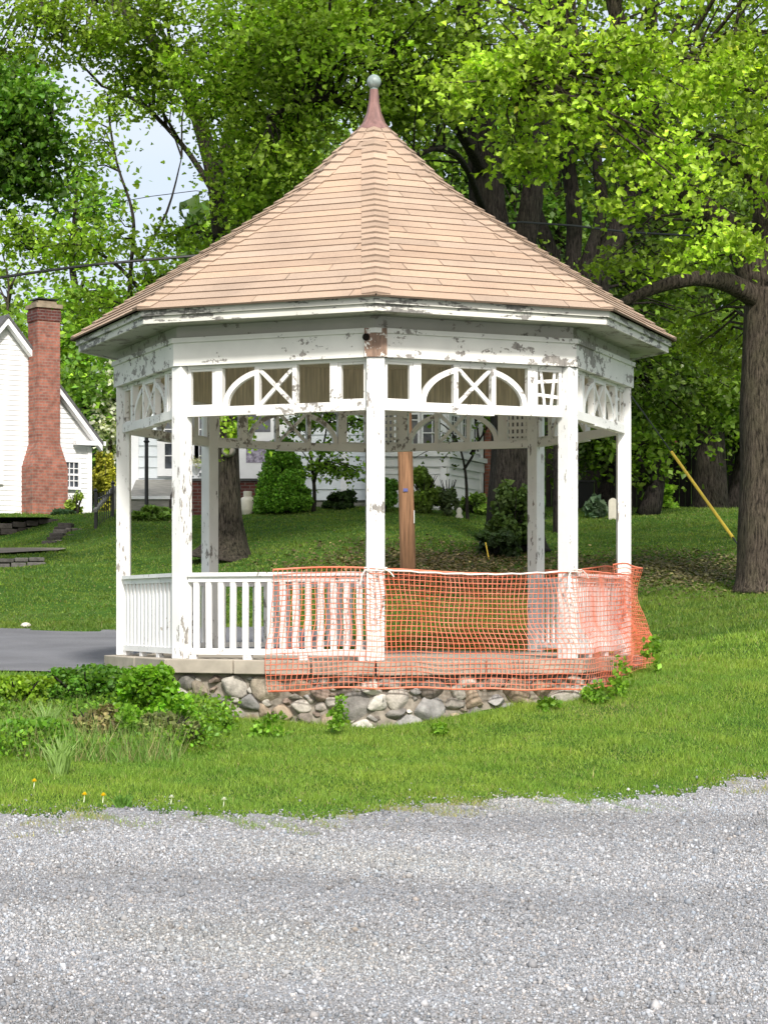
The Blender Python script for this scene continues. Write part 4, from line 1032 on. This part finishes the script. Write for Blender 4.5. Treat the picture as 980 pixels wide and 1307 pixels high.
# ------------------------------------------------------------------ house tools
def lap(mb,P0,d,n,L_,z0,z1,pitch,lip,clip=None,skip=()):
    """clapboard wall from P0 along d; clip(z)->(u0,u1)"""
    z=z0
    while z<z1-1e-4:
        zt=min(z+pitch,z1)
        a0,a1=clip(z) if clip else (0,L_); b0,b1=clip(zt) if clip else (0,L_)
        if a1-a0>.02:
            if b1<b0: b0=b1=(b0+b1)/2
            q=lambda u,zz,o: Vector((P0.x,P0.y,0))+d*u+n*o+PT*zz
            mb.face([q(a0,z,lip),q(a1,z,lip),q(b1,zt,.004),q(b0,zt,.004)])
            mb.face([q(a0,z,.0),q(a1,z,.0),q(a1,z,lip),q(a0,z,lip)])
        z=zt
def window(parent,P0,d,n,u,z,w,h,mx=1,my=1,fw=.09,off=.03,glass='glass',sash=True):
    def bx(mb,uc,zc,ww,hh,o,t): mb.box(Vector((P0.x,P0.y,0))+d*uc+n*(o+t/2)+PT*zc,(ww,t,hh),(d,n,PT))
    mb=MB()
    bx(mb,u-w/2-fw/2,z,fw,h+2*fw,off,.05);bx(mb,u+w/2+fw/2,z,fw,h+2*fw,off,.05)
    bx(mb,u,z+h/2+fw/2,w-.002,fw,off,.05);bx(mb,u,z-h/2-fw/2,w-.002,fw,off,.07)
    f=mb.build('window',M['white'],parent)
    mb=MB(); bx(mb,u,z,w,h,off,.012); mb.build('pane',M[glass],f)
    mb=MB()
    if sash: bx(mb,u,z,w-.003,.05,off+.013,.025)
    for i in range(1,mx): bx(mb,u-w/2+w*i/mx,z,.022,h-.002,off+.0135,.018)
    for i in range(1,my):
        if not(sash and i*2==my): bx(mb,u,z-h/2+h*i/my,w-.004,.022,off+.0132,.019)
    if mb.v: mb.build('muntins',M['white'],f)
    return f
def slab_between(mb,a,b,c,d_,th):
    a,b,c,d_=map(Vector,(a,b,c,d_)); nn=(b-a).cross(d_-a).normalized(); mb.prism([a,b,c,d_],-nn*th if nn.z>0 else nn*th)
# left white house
ps=math.radians(33); dl=Vector((math.cos(ps),math.sin(ps),0)); nl=Vector((math.sin(ps),-math.cos(ps),0))
PC=at(50,660,52.6); zb=3.86
H1=thing('white_house','white clapboard cottage with a tall brick chimney on its gable end at left','house',(PC.x,PC.y,zb))
pk=-.94; hwid=2.36; zpk=8.72; zea=5.92; slope=(zpk-zea)/hwid
def clipg(z):
    if z<=zea: return (pk-hwid,pk+hwid)
    k=(zpk-z)/slope; return (pk-k,pk+k)
P0=Vector((PC.x,PC.y,0))
mb=MB(); lap(mb,P0,dl,nl,0,zb-.3,zpk-.02,.125,.022,clipg)
# side walls / back
for s in (-1,1):
    q0=P0+dl*(pk+s*hwid); back=-nl
    lap(mb,q0,back,dl*s,7.0,zb-.3,zea,.125,.022)
mb.build('wall',M['siding_white'],H1)
mb=MB()
for s in (-1,1):
    a=P0+dl*pk+PT*(zpk+.10)+nl*.28; e=P0+dl*(pk+s*(hwid+.22))+PT*(zea-.22*slope+.10)+nl*.28
    mb.prism([a,e,e-nl*7.4,a-nl*7.4],PT*.09)
mb.build('roof',M['roof_dark'],H1)
mb=MB()
for s in (-1,1):
    a=P0+dl*pk+PT*(zpk-.06)+nl*.06; e=P0+dl*(pk+s*(hwid+.20))+PT*(zea-.06-.20*slope)+nl*.06
    mb.prism([a,e,e+PT*.155,a+PT*.155],nl*.20)
    c=P0+dl*(pk+s*(hwid-.12)); mb.prism([c-dl*.40+PT*(zea-.16)+nl*.05,c+dl*.42+PT*(zea-.16)+nl*.05,c+dl*.42+PT*(zea-.05)+nl*.05,c-dl*.40+PT*(zea-.05)+nl*.05],nl*.20)
    cb=P0+dl*(pk+s*(hwid-.05)); mb.box(cb+nl*.02+PT*((zb+zea-.2)/2),(.11,.05,zea-.2-zb),(dl,nl,PT))
mb.build('trim',M['white'],H1)
zw=at(93,605,52.8).z
window(H1,P0,dl,nl,.86,zw,.36,.62,3,4,.07); window(H1,P0,dl,nl,-1.32,at(0,597,52).z,.50,.66,3,4,.08); window(H1,P0,dl,nl,-2.7,at(0,597,52).z,.50,.66,3,4,.08)
# chimney
mb=MB()
w0,w1=.48,.30; zsh0=at(58,596,52.2).z; zsh1=at(58,566,52.2).z; ztop=9.12
mb.box(P0+nl*.33+PT*((zb-.3+zsh0)/2),(2*w0,.66,zsh0-zb+.3),(dl,nl,PT))
def ring(w,o0,o1,z): return [P0-dl*w+nl*o0+PT*z,P0+dl*w+nl*o0+PT*z,P0+dl*w+nl*o1+PT*z,P0-dl*w+nl*o1+PT*z]
a=ring(w0,0,.66,zsh0+.001); b=ring(w1,0,.60,zsh1)
for i in range(4): mb.face([a[i],a[(i+1)%4],b[(i+1)%4],b[i]])
mb.box(P0+nl*.30+PT*((zsh1+ztop)/2),(2*w1,.60,ztop-zsh1-.002),(dl,nl,PT))
ch=mb.build('chimney',M['brick'],H1)
mb=MB(); mb.box(P0+nl*.30+PT*(ztop+.02),(2*w1+.10,.70,.10),(dl,nl,PT)); mb.box(P0+nl*.30+PT*(ztop+.12),(2*w1-.1,.42,.08),(dl,nl,PT)); mb.build('chimney_cap',m_simple('old mortar cap',(.26,.21,.15),.9,.1,.3),ch)
mb=MB(); mb.box(P0+nl*.30+PT*(ztop+.20),(2*w1-.04,.50,.03),(dl,nl,PT)); mb.build('cap_plate',M['black'],ch)
mb=MB(); mb.box(P0+nl*.30+PT*(ztop-.22),(2*w1+.04,.64,.26),(dl,nl,PT)); mb.build('brick_collar',M['brick_dark'],ch)
# grey house behind the gazebo
H2=thing('grey_house','pale grey clapboard house with a white bay of windows seen through the gazebo','house',tuple(at(320,650,48)))
YH=48.0; ex_=Vector((1,0,0)); ny=Vector((0,-1,0)); zg=3.75
def X(px,Y=YH): return (px-490)/F*Y
zeH=7.05
A=Vector((X(167),YH,0)); Lw=X(480)-X(167)
mb=MB(); lap(mb,A,ex_,ny,Lw,zg+.35,zeH,.25,.03); lap(mb,Vector((A.x,YH+7,0)),Vector((0,-1,0)),Vector((-1,0,0)),7,zg,zeH,.25,.03)
lap(mb,Vector((X(480)+2.1,YH,0)),Vector((0,1,0)),Vector((1,0,0)),7,zg,zeH,.25,.03)
mb.build('wall',M['siding_grey'],H2)
mb=MB(); mb.box((A.x+Lw/2,YH+.05,zg+.1),(Lw,.06,.6)); mb.build('foundation',M['old_grey'],H2)
mb=MB()
for p in (168,300,308,435): mb.box((X(p)+.08,YH-.045,(zg+.35+zeH)/2),(.17,.03,zeH-zg-.35))
mb.box((A.x+Lw/2,YH-.10,zeH+.06),(Lw+.3,.3,.12))
mb.build('trim',M['white'],H2)
wz=at(200,570,YH).z
window(H2,A,ex_,ny,X(228)-A.x,at(0,565,YH).z,.62,1.2,2,4,.17); window(H2,A,ex_,ny,X(268)-A.x,at(0,565,YH).z,.5,1.2,2,4,.10)
window(H2,A,ex_,ny,X(412)-A.x,at(0,520,YH).z,.62,.6,2,2,.10)
# door
mb=MB(); dz0=at(0,618,YH).z; dz1=at(0,520,YH).z; dx=X(330)
mb.box((dx,YH-.07,(dz0+dz1)/2),(.92,.05,dz1-dz0)); door=mb.build('door',M['white'],H2)
mb=MB(); mb.box((dx,YH-.10,at(0,577,YH).z),(.56,.01,.50)); mb.build('pane',M['glass_door'],door)
mb=MB(); mb.box((dx,YH-.10,at(0,540,YH).z),(.56,.01,.42)); mb.build('pane',M['glass'],door)
mb=MB()
for s in (-1,1): mb.box((dx+s*.56,YH-.06,(dz0+dz1)/2),(.18,.08,dz1-dz0))
mb.box((dx,YH-.06,dz1+.08),(1.3,.08,.16)); mb.build('door_frame',M['white'],H2)
# brick porch with stairs
mb=MB(); px0,px1=X(240),X(350); pz1=at(0,616,47).z
mb.box(((px0+px1)/2,47.2,(zg-.2+pz1)/2),(px1-px0,1.5,pz1-zg+.2))
mb.box(((px0+px1)/2-.3,46.2,(zg-.2+zg+.18)/2+.05),(px1-px0-.5,.45,.42))
po=mb.build('porch',M['brick_dark'],H2)
mb=MB(); mb.box(((px0+px1)/2,47.2,pz1+.03),(px1-px0+.08,1.58,.055)); mb.build('porch_cap',M['roof_dark'],po)
# roof of the main block (hipped ridge)
rz=8.75; rb=MB()
x0,x1=A.x-.35,X(480)+2.45; y0,y1=YH-.35,YH+7.35
r0_=Vector((x0+3.4,(y0+y1)/2,rz)); r1_=Vector((x1-3.4,(y0+y1)/2,rz))
c=[Vector((x0,y0,zeH+.12)),Vector((x1,y0,zeH+.12)),Vector((x1,y1,zeH+.12)),Vector((x0,y1,zeH+.12))]
rb.face([c[0],c[1],r1_,r0_]); rb.face([c[2],c[3],r0_,r1_]); rb.face([c[3],c[0],r0_]); rb.face([c[1],c[2],r1_]); rb.face(c[::-1])
rb.build('roof',M['roof_dark'],H2)
# bay: front face + angled bright face
YB=46.3; B0=Vector((X(478,YB),YB,0)); B1=Vector((X(570,YB),YB,0)); B2=Vector((X(614,48.4),48.4,0)); Bm=Vector((X(478,YB),48,0))
zs=at(0,583,YB).z; zgB=at(0,634,YB).z-.5
def face_dir(a,b):
    d=(b-a); l=d.length; d.normalize(); return d,Vector((d.y,-d.x,0)),l
mbw=MB(); tr=MB()
for (a,b) in ((Bm,B0),(B0,B1),(B1,B2)):
    d,n_,l=face_dir(a,b); lap(mbw,a,d,n_,l,zgB,zs,.25,.03)
    cc=(a+b)/2
    tr.box(cc+n_*.06+PT*(zs+.05),(l+.08,.16,.10),(d,n_,PT)); tr.box(cc+n_*.035+PT*(zs-.12),(l+.04,.07,.2),(d,n_,PT))
    tr.box(cc+n_*.035+PT*(zeH-.12),(l+.04,.07,.3),(d,n_,PT))
    for e in (a,b): tr.box(e+n_*.03+PT*((zgB+zeH)/2)+(d*.07 if e is a else d*-.07),(.14,.045,zeH-zgB),(d,n_,PT))
    # solid white panel between windows
    tr.box(cc-n_*.03+PT*((zs+zeH)/2),(l,.04,zeH-zs),(d,n_,PT))
bay2=mbw.build('bay_wall',M['siding_white'],H2); tr.build('bay_trim',M['white'],H2)
d,n_,l=face_dir(B0,B1); zwB=(zs+.18+zeH-.35)/2; hB=zeH-.35-zs-.3
for f in (.14,.47,.80): window(H2,B0,d,n_,l*f,zwB,.40,hB,2,5,.045,0.0,sash=True)
d,n_,l=face_dir(B1,B2)
for f in (.18,.5,.82): window(H2,B1,d,n_,l*f,zwB,.40,hB,2,5,.05,0.0,sash=True)
mb=MB(); top=[B0+PT*(zeH+.02),B1+PT*(zeH+.02),B2+PT*(zeH+.02),Bm+PT*(zeH+.02)]; mb.prism([p+Vector((0,-.15,0)) for p in top[:3]]+[top[3]],PT*.12); mb.build('bay_roof',M['roof_dark'],H2)
mb=MB(); mb.box((X(627,49),49.0,(zg+6.6)/2),(D(19,49),.8,6.6-zg)); mb.build('chimney',M['brick'],H2)
# bulkhead
mb=MB(); xa,xb=X(166,46.8),X(218,46.8); zt_=at(0,612,47.9).z; zf=at(0,634,46.4).z
mb.prism([(xa,47.95,zg-.2),(xa,46.4,zg-.2),(xa,46.4,zf-.05),(xa,47.95,zt_)],(xb-xa,0,0))
bk=mb.build('cellar_hatch',M['old_grey'],H2)
mb=MB(); mb.box(((xa+xb)/2,46.38,zf-.02),(xb-xa+.06,.06,.07)); mb.build('hatch_edge',M['white'],bk)
# dark fence/shed right back
S=thing('garden_shed','dark stained shed in deep shade with a faded red roof edge','shed',tuple(at(860,632,58)))
mb=MB(); 
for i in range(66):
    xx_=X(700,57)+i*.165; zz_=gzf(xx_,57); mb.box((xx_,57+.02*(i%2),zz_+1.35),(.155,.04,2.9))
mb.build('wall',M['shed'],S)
mb=MB(); a=at(826,560,56.9); mb.prism([a+Vector((0,.1,-.0)),a+Vector((.75,.1,0)),a+Vector((.75,-.6,-.22)),a+Vector((0,-.6,-.22))],(0,0,.05)); mb.build('roof_edge',M['red'],S)

# ------------------------------------------------------------------ street and garden things
# utility pole
Yp=33.0; b=g(521,Yp); tpz=at(510,290,Yp)
P=thing('utility_pole','brown wooden utility pole with small blue and white tags rising behind the gazebo','utility pole',tuple(b))
mb=MB(); mb.tube([b+(Vector(tpz)-b)*(i/24) for i in range(25)],[.125-.02*i/24 for i in range(25)],20,True,.03); mb.build('shaft',M['pole'],P,True)
def onp(z): t=(z-b.z)/(tpz.z-b.z); return b.lerp(tpz,t)
c=onp(at(0,626,Yp).z); mb=MB(); mb.box(c+Vector((-.01,-.128,0)),(.07,.012,.05)); mb.build('tag',M['blue_tag'],P)
c=onp(at(0,660,Yp).z); mb=MB(); mb.box(c+Vector((.115,-.06,0)),(.012,.06,.20)); mb.build('tag',M['white'],P)
mb=MB(); mb.box(onp(tpz.z-.25)+Vector((0,-.13,0)),(.9,.09,.11)); mb.build('cross_arm',M['pole'],P)
# wires
def wire(name,label,pts,r):
    mb=MB(); mb.tube(smooth(pts,1.0),r,6); return tag(mb.build(name,M['black']),label,'cable',group='overhead cables meeting at the utility pole')
wtop=onp(tpz.z-.2)+Vector((0,-.16,0))
wire('overhead_cable','thick black cable crossing in front of the trees at the left edge',[C(-200,385,30),C(0,354,31),C(125,337,32),C(300,322,32.6),wtop],.022)
wire('overhead_cable','thin cable stretched behind the roof towards the right edge',[wtop,C(665,283,31.5),C(800,296,30.5),C(980,303,29.2),C(1200,300,28)],.015)
wire('overhead_cable','thin upper cable through the sky gap at the left',[C(-100,282,40),C(60,272,40),C(250,243,38),C(330,262,36),wtop],.007)
# guy
gb=at(935,686,33.5); gb2=at(857,577,35.5); gb.z=max(gb.z,gzf(gb.x,gb.y)); dirg=(gb2-gb)
Gt=thing('guy_wire','thin guy wire with a long yellow plastic guard slanting into the shaded lawn','guy wire',tuple(gb))
mb=MB(); mb.tube([gb+dirg*1.0,gb+dirg*2.55],.010,6); mb.tube([gb-dirg.normalized()*.25,gb],.012,6); mb.build('cable',M['black'],Gt)
mb=MB(); mb.tube([gb,gb+dirg],.026,10); mb.build('guard',M['yellow'],Gt)
# stake
mb=MB(); a=at(624,693,35.9); a.z=gzf(a.x,a.y); mb.bar(a,a+Vector((-.06,0,.30)),.035,.02); tag(mb.build('marker_stake',M['yellow']),'short yellow stake leaning beside the ivy','stake')
# lamp post
Yl=45.6; b=g(187,Yl); tz=at(0,558,Yl).z
Lp=thing('lamp_post','slim black garden lamp post with a white lantern seen behind the left posts','lamp post',tuple(b))
mb=MB(); mb.tube([b,Vector((b.x,b.y,tz))],.042,12); mb.lathe((b.x,b.y,tz-.12),[(.045,0),(.07,.03),(.045,.06)],12); mb.build('post',M['black'],Lp)
mb=MB(); mb.lathe((b.x,b.y,tz),[(.05,0),(.10,.03),(.125,.16),(.12,.18)],6); mb.build('lantern',m_simple('lantern glass',(.62,.62,.58),.3,.5,.05),Lp)
mb=MB(); mb.lathe((b.x,b.y,tz+.181),[(.15,0),(.10,.06),(.02,.12),(.012,.16)],6); mb.build('lantern_cap',M['black'],Lp)
# planter
b=Vector((X(250,46.9),46.9,pz1+.06)); t=thing('planter','white urn planter with pale flowers on the brick porch','planter',tuple(b))
mb=MB(); mb.lathe(tuple(b),[(.11,0),(.11,.03),(.04,.07),(.04,.12),(.14,.26),(.17,.34),(.15,.35)],16); mb.build('urn',M['white'],t,True)
pos=np.array(b)+np.array([0,0,.40])+RNG.normal(0,1,(160,3))*np.array([.10,.10,.06]); leaves('flowers',pos,.05,(.6,.55,.42),M['leaf'],t,False)
# tank
b=g(316,45.3); t=thing('propane_tank','small cream propane cylinder standing by the brick porch','gas cylinder',tuple(b))
mb=MB(); mb.lathe(tuple(b),[(.10,0),(.12,.02),(.12,.05),(.15,.08),(.16,.14),(.16,.30),(.14,.38),(.07,.42)],20); mb.build('body',M['tank'],t,True)
mb=MB(); mb.lathe(tuple(b+PT*.42),[(.09,0),(.095,.10),(.085,.105),(.08,.01)],14); mb.build('collar',M['tank'],t)
# garden chair? -> small white ornaments
b=g(586,44.6); mb=MB(); mb.lathe(tuple(b),[(.07,0),(.09,.05),(.05,.12),(.07,.18),(.03,.25)],10); tag(mb.build('garden_ornament',M['tank'],None,True),'small cream garden ornament at the foot of the bright bay corner','garden ornament')
# bin & white marker
b=g(741,50); t=thing('wheelie_bin','black bin standing in the shade between the two right posts','bin',tuple(b))
mb=MB(); mb.prism([b+Vector((-.22,-.25,0)),b+Vector((.22,-.25,0)),b+Vector((.22,.25,0)),b+Vector((-.22,.25,0))],(0,0,.02))
q0=[b+Vector((sx*.22,sy*.25,.02)) for sx,sy in ((-1,-1),(1,-1),(1,1),(-1,1))]; q1=[b+Vector((sx*.29,sy*.32,.62)) for sx,sy in ((-1,-1),(1,-1),(1,1),(-1,1))]
for i in range(4): mb.face([q0[i],q0[(i+1)%4],q1[(i+1)%4],q1[i]])
mb.face(q1); mb.build('body',M['black'],t)
mb=MB(); mb.box(b+PT*.65,(.62,.68,.05)); mb.build('lid',M['black'],t)
b=g(728,49.4); mb=MB(); mb.box(b+PT*.35,(.10,.10,.72)); mb.lathe(tuple(b+PT*.71),[(.08,0),(.08,.03),(.02,.07)],4); tag(mb.build('white_post',M['white']),'short white post just left of the black bin','post')
b=g(782,45); mb=MB()
prf=[(-.09,0),(.09,0),(.09,.40)]+[(.09*math.cos(t*PI/8),.40+.09*math.sin(t*PI/8)) for t in range(1,8)]+[(-.09,.40)]
mb.prism([b+Vector((u,0,w)) for u,w in prf],(0,.07,0)); tag(mb.build('marker_stone',M['tank']),'small round topped white marker stone left of the right corner post','marker stone')
# terraces at left
def rubble(name,label,a,b_,h,th,col=(.10,.09,.08),cat='stone wall',cap=False):
    a=Vector(a);b_=Vector(b_); d=(b_-a); l=Vector((d.x,d.y,0)).length; dn=Vector((d.x,d.y,0)).normalized(); n_=Vector((dn.y,-dn.x,0))
    rs=random.Random(len(label)); mb=MB(); z=0
    while z<h-.01:
        hh=min(rs.uniform(.09,.16),h-z); u=-rs.uniform(0,.2)
        while u<l:
            w=rs.uniform(.2,.5); v=rs.uniform(.6,1.5); mb.cur=tuple(c*v for c in col)
            f=max(0,min(1,(u+w/2)/l)); c=a.lerp(b_,f); c=Vector((a.x+dn.x*(u+w/2),a.y+dn.y*(u+w/2),a.z+(b_.z-a.z)*f+z+hh/2))
            mb.box(c+n_*rs.uniform(-.02,.03),(w-.015,th,hh-.012),(dn,n_,PT)); u+=w
        z+=hh
    o=mb.build(name,M['rock_dark']); bv=o.modifiers.new('b','BEVEL'); bv.width=.02; bv.segments=2
    return tag(o,label,cat)
p1=at(-120,700,46.5);p2=at(72,672,47.8)
rubble('retaining_wall','dark dry stone retaining wall below the brick chimney',(p1.x,p1.y,at(0,690,46.5).z-.25),(p2.x,p2.y,at(72,672,47.8).z-.22),.42,.35,(.06,.053,.047))
grid('terrace',np.linspace(X(-160,48),X(66,48),20),np.linspace(47.2,51.2,8),lambda x,y:np.full_like(x,at(0,662,48).z)+.0*x+.06*(x+8)*0,M['asphalt'])
t=thing('garden_steps','worn dark stone steps between the terrace and the iron gate','steps',tuple(at(90,700,44)))
for i in range(4):
    mb=MB(); Yi=44.0+i*.6; zc=at(0,697-i*7.5,Yi).z; xa,xb=X(62+i*7,Yi),X(124,Yi)
    n_=5; u=xa
    for q in range(n_):
        w=(xb-xa)/n_; v=random.uniform(.7,1.4); mb.cur=(.13*v,.115*v,.10*v); mb.box((u+w/2,Yi+.3+random.uniform(-.04,.04),zc-.14+random.uniform(-.015,.015)),(w-.02,.62,.28)); u+=w
    o=mb.build('step',M['rock_dark'],t); bv=o.modifiers.new('b','BEVEL'); bv.width=.02
p1=at(60,700,44);p2=at(84,672,46.4)
rubble('edging_wall','low rough stone edging climbing left of the garden steps',(p1.x,p1.y,at(0,706,44).z),(p2.x,p2.y,at(0,676,46.4).z),.16,.3)
p1=at(-90,722,38.2);p2=at(38,716,38.6)
rubble('block_wall','short wall of grey blocks set into the lawn at the left edge',(p1.x,p1.y,gzf(p1.x,p1.y)-.06),(p2.x,p2.y,gzf(p2.x,p2.y)-.06),.20,.5,(.10,.095,.088))
grid('garden_path',np.linspace(X(-100,42),X(84,42),16),np.linspace(40.9,42.1,8),lambda x,y:gz(x,y)+.05,m_simple('path dust',(.20,.175,.14),.95,.1,.2,4))
# iron gate
t=thing('iron_gate','black iron gate with thin vertical bars beside the garden steps','gate',tuple(at(132,690,45)))
ya,yb=45.0,46.2
ga_=at(122,690,ya); gb_=at(144,668,yb)
for p,top in ((ga_,628),(gb_,618)):
    mb=MB(); zz1=at(0,top,p.y).z; mb.box((p.x,p.y,(p.z-.2+zz1)/2),(.06,.06,zz1-p.z+.2)); mb.lathe((p.x,p.y,zz1),[(.035,0),(.045,.03),(.01,.08)],8); mb.build('post',M['black'],t)
mb=MB()
for f in (.08,.9):
    z0=ga_.z+(at(0,632,ya).z-ga_.z)*f; z1=gb_.z+(at(0,624,yb).z-gb_.z)*f; mb.bar((ga_.x,ya,z0),(gb_.x,yb,z1),.03,.03)
mb.build('rail',M['black'],t)
for i in range(1,8):
    f=i/8; p=ga_.lerp(gb_,f); z1=at(0,632,ya).z*(1-f)+at(0,624,yb).z*f; mb=MB(); mb.box((p.x,p.y,(p.z+z1)/2+.02),(.018,.018,z1-p.z)); mb.build('bar',M['black'],t)
mb=MB(); mb.bar(at(121,652,44.8),at(146,622,46.6),.07,.07); mb.bar(at(146,622,46.6),at(146,650,46.6),.07,.07); tag(mb.build('wooden_handrail',M['old_grey']),'weathered wooden handrail slanting up behind the iron gate','handrail')
# roadside debris: pale stone on driveway bank
mb=MB(); b=at(33,806,30.2); b.z=gzf(b.x,b.y); mb.lathe(tuple(b),[(.06,0),(.08,.03),(.05,.06),(.01,.07)],9); tag(mb.build('pale_stone',M['tank'],None,True),'single pale stone on the far edge of the driveway','stone')

# ------------------------------------------------------------------ light, sky, camera
w=bpy.data.worlds.new('World'); scene.world=w; w.use_nodes=True; nt=w.node_tree; nt.nodes.clear()
SEL,SAZ=math.radians(40),math.radians(171)   # azimuth measured clockwise from +Y (view direction)
sky=nt.nodes.new('ShaderNodeTexSky'); sky.sky_type='NISHITA'; sky.sun_disc=False; sky.sun_elevation=SEL; sky.sun_rotation=SAZ
sky.air_density=1.0; sky.dust_density=5.0; sky.ozone_density=1.0
bg=nt.nodes.new('ShaderNodeBackground'); bg.inputs[1].default_value=.15; o=nt.nodes.new('ShaderNodeOutputWorld')
tcw=nt.nodes.new('ShaderNodeTexCoord'); mpw=nt.nodes.new('ShaderNodeMapping'); mpw.inputs['Scale'].default_value=(1,1,2.6); nt.links.new(tcw.outputs['Generated'],mpw.inputs[0])
nw=nt.nodes.new('ShaderNodeTexNoise'); nw.inputs['Scale'].default_value=2.2; nw.inputs['Detail'].default_value=7; nt.links.new(mpw.outputs[0],nw.inputs['Vector'])
rw=nt.nodes.new('ShaderNodeValToRGB'); rw.color_ramp.elements[0].position=.38; rw.color_ramp.elements[0].color=(.45,.45,.45,1); rw.color_ramp.elements[1].position=.62; rw.color_ramp.elements[1].color=(.92,.92,.92,1); nt.links.new(nw.outputs[0],rw.inputs[0])
mw=nt.nodes.new('ShaderNodeMix'); mw.data_type='RGBA'; nt.links.new(rw.outputs[0],mw.inputs[0]); nt.links.new(sky.outputs[0],mw.inputs[6]); mw.inputs[7].default_value=(3.7,4.0,4.5,1)
nt.links.new(mw.outputs[2],bg.inputs[0]); nt.links.new(bg.outputs[0],o.inputs[0])
sd=bpy.data.lights.new('sun','SUN'); sd.energy=3.1; sd.angle=math.radians(6); sd.color=(1,.965,.92)
so=bpy.data.objects.new('sun',sd); COL.objects.link(so)
dv=Vector((math.sin(SAZ)*math.cos(SEL),math.cos(SAZ)*math.cos(SEL),math.sin(SEL)))
so.rotation_euler=dv.to_track_quat('Z','Y').to_euler(); so.location=(0,-10,20)
cd=bpy.data.cameras.new('camera'); cam=bpy.data.objects.new('camera',cd); COL.objects.link(cam)
cam.location=(0,0,EYE); cam.rotation_euler=(PI/2,0,0); cd.sensor_fit='HORIZONTAL'; cd.sensor_width=36; cd.lens=36*F/980
cd.shift_y=(HOR-653.5)/980; cd.clip_end=2000; scene.camera=cam
scene.view_settings.view_transform='Standard'; scene.view_settings.look='None'; scene.view_settings.exposure=.68; scene.view_settings.gamma=1
scene.cycles.max_bounces=8; scene.cycles.transparent_max_bounces=4; scene.cycles.use_denoising=True
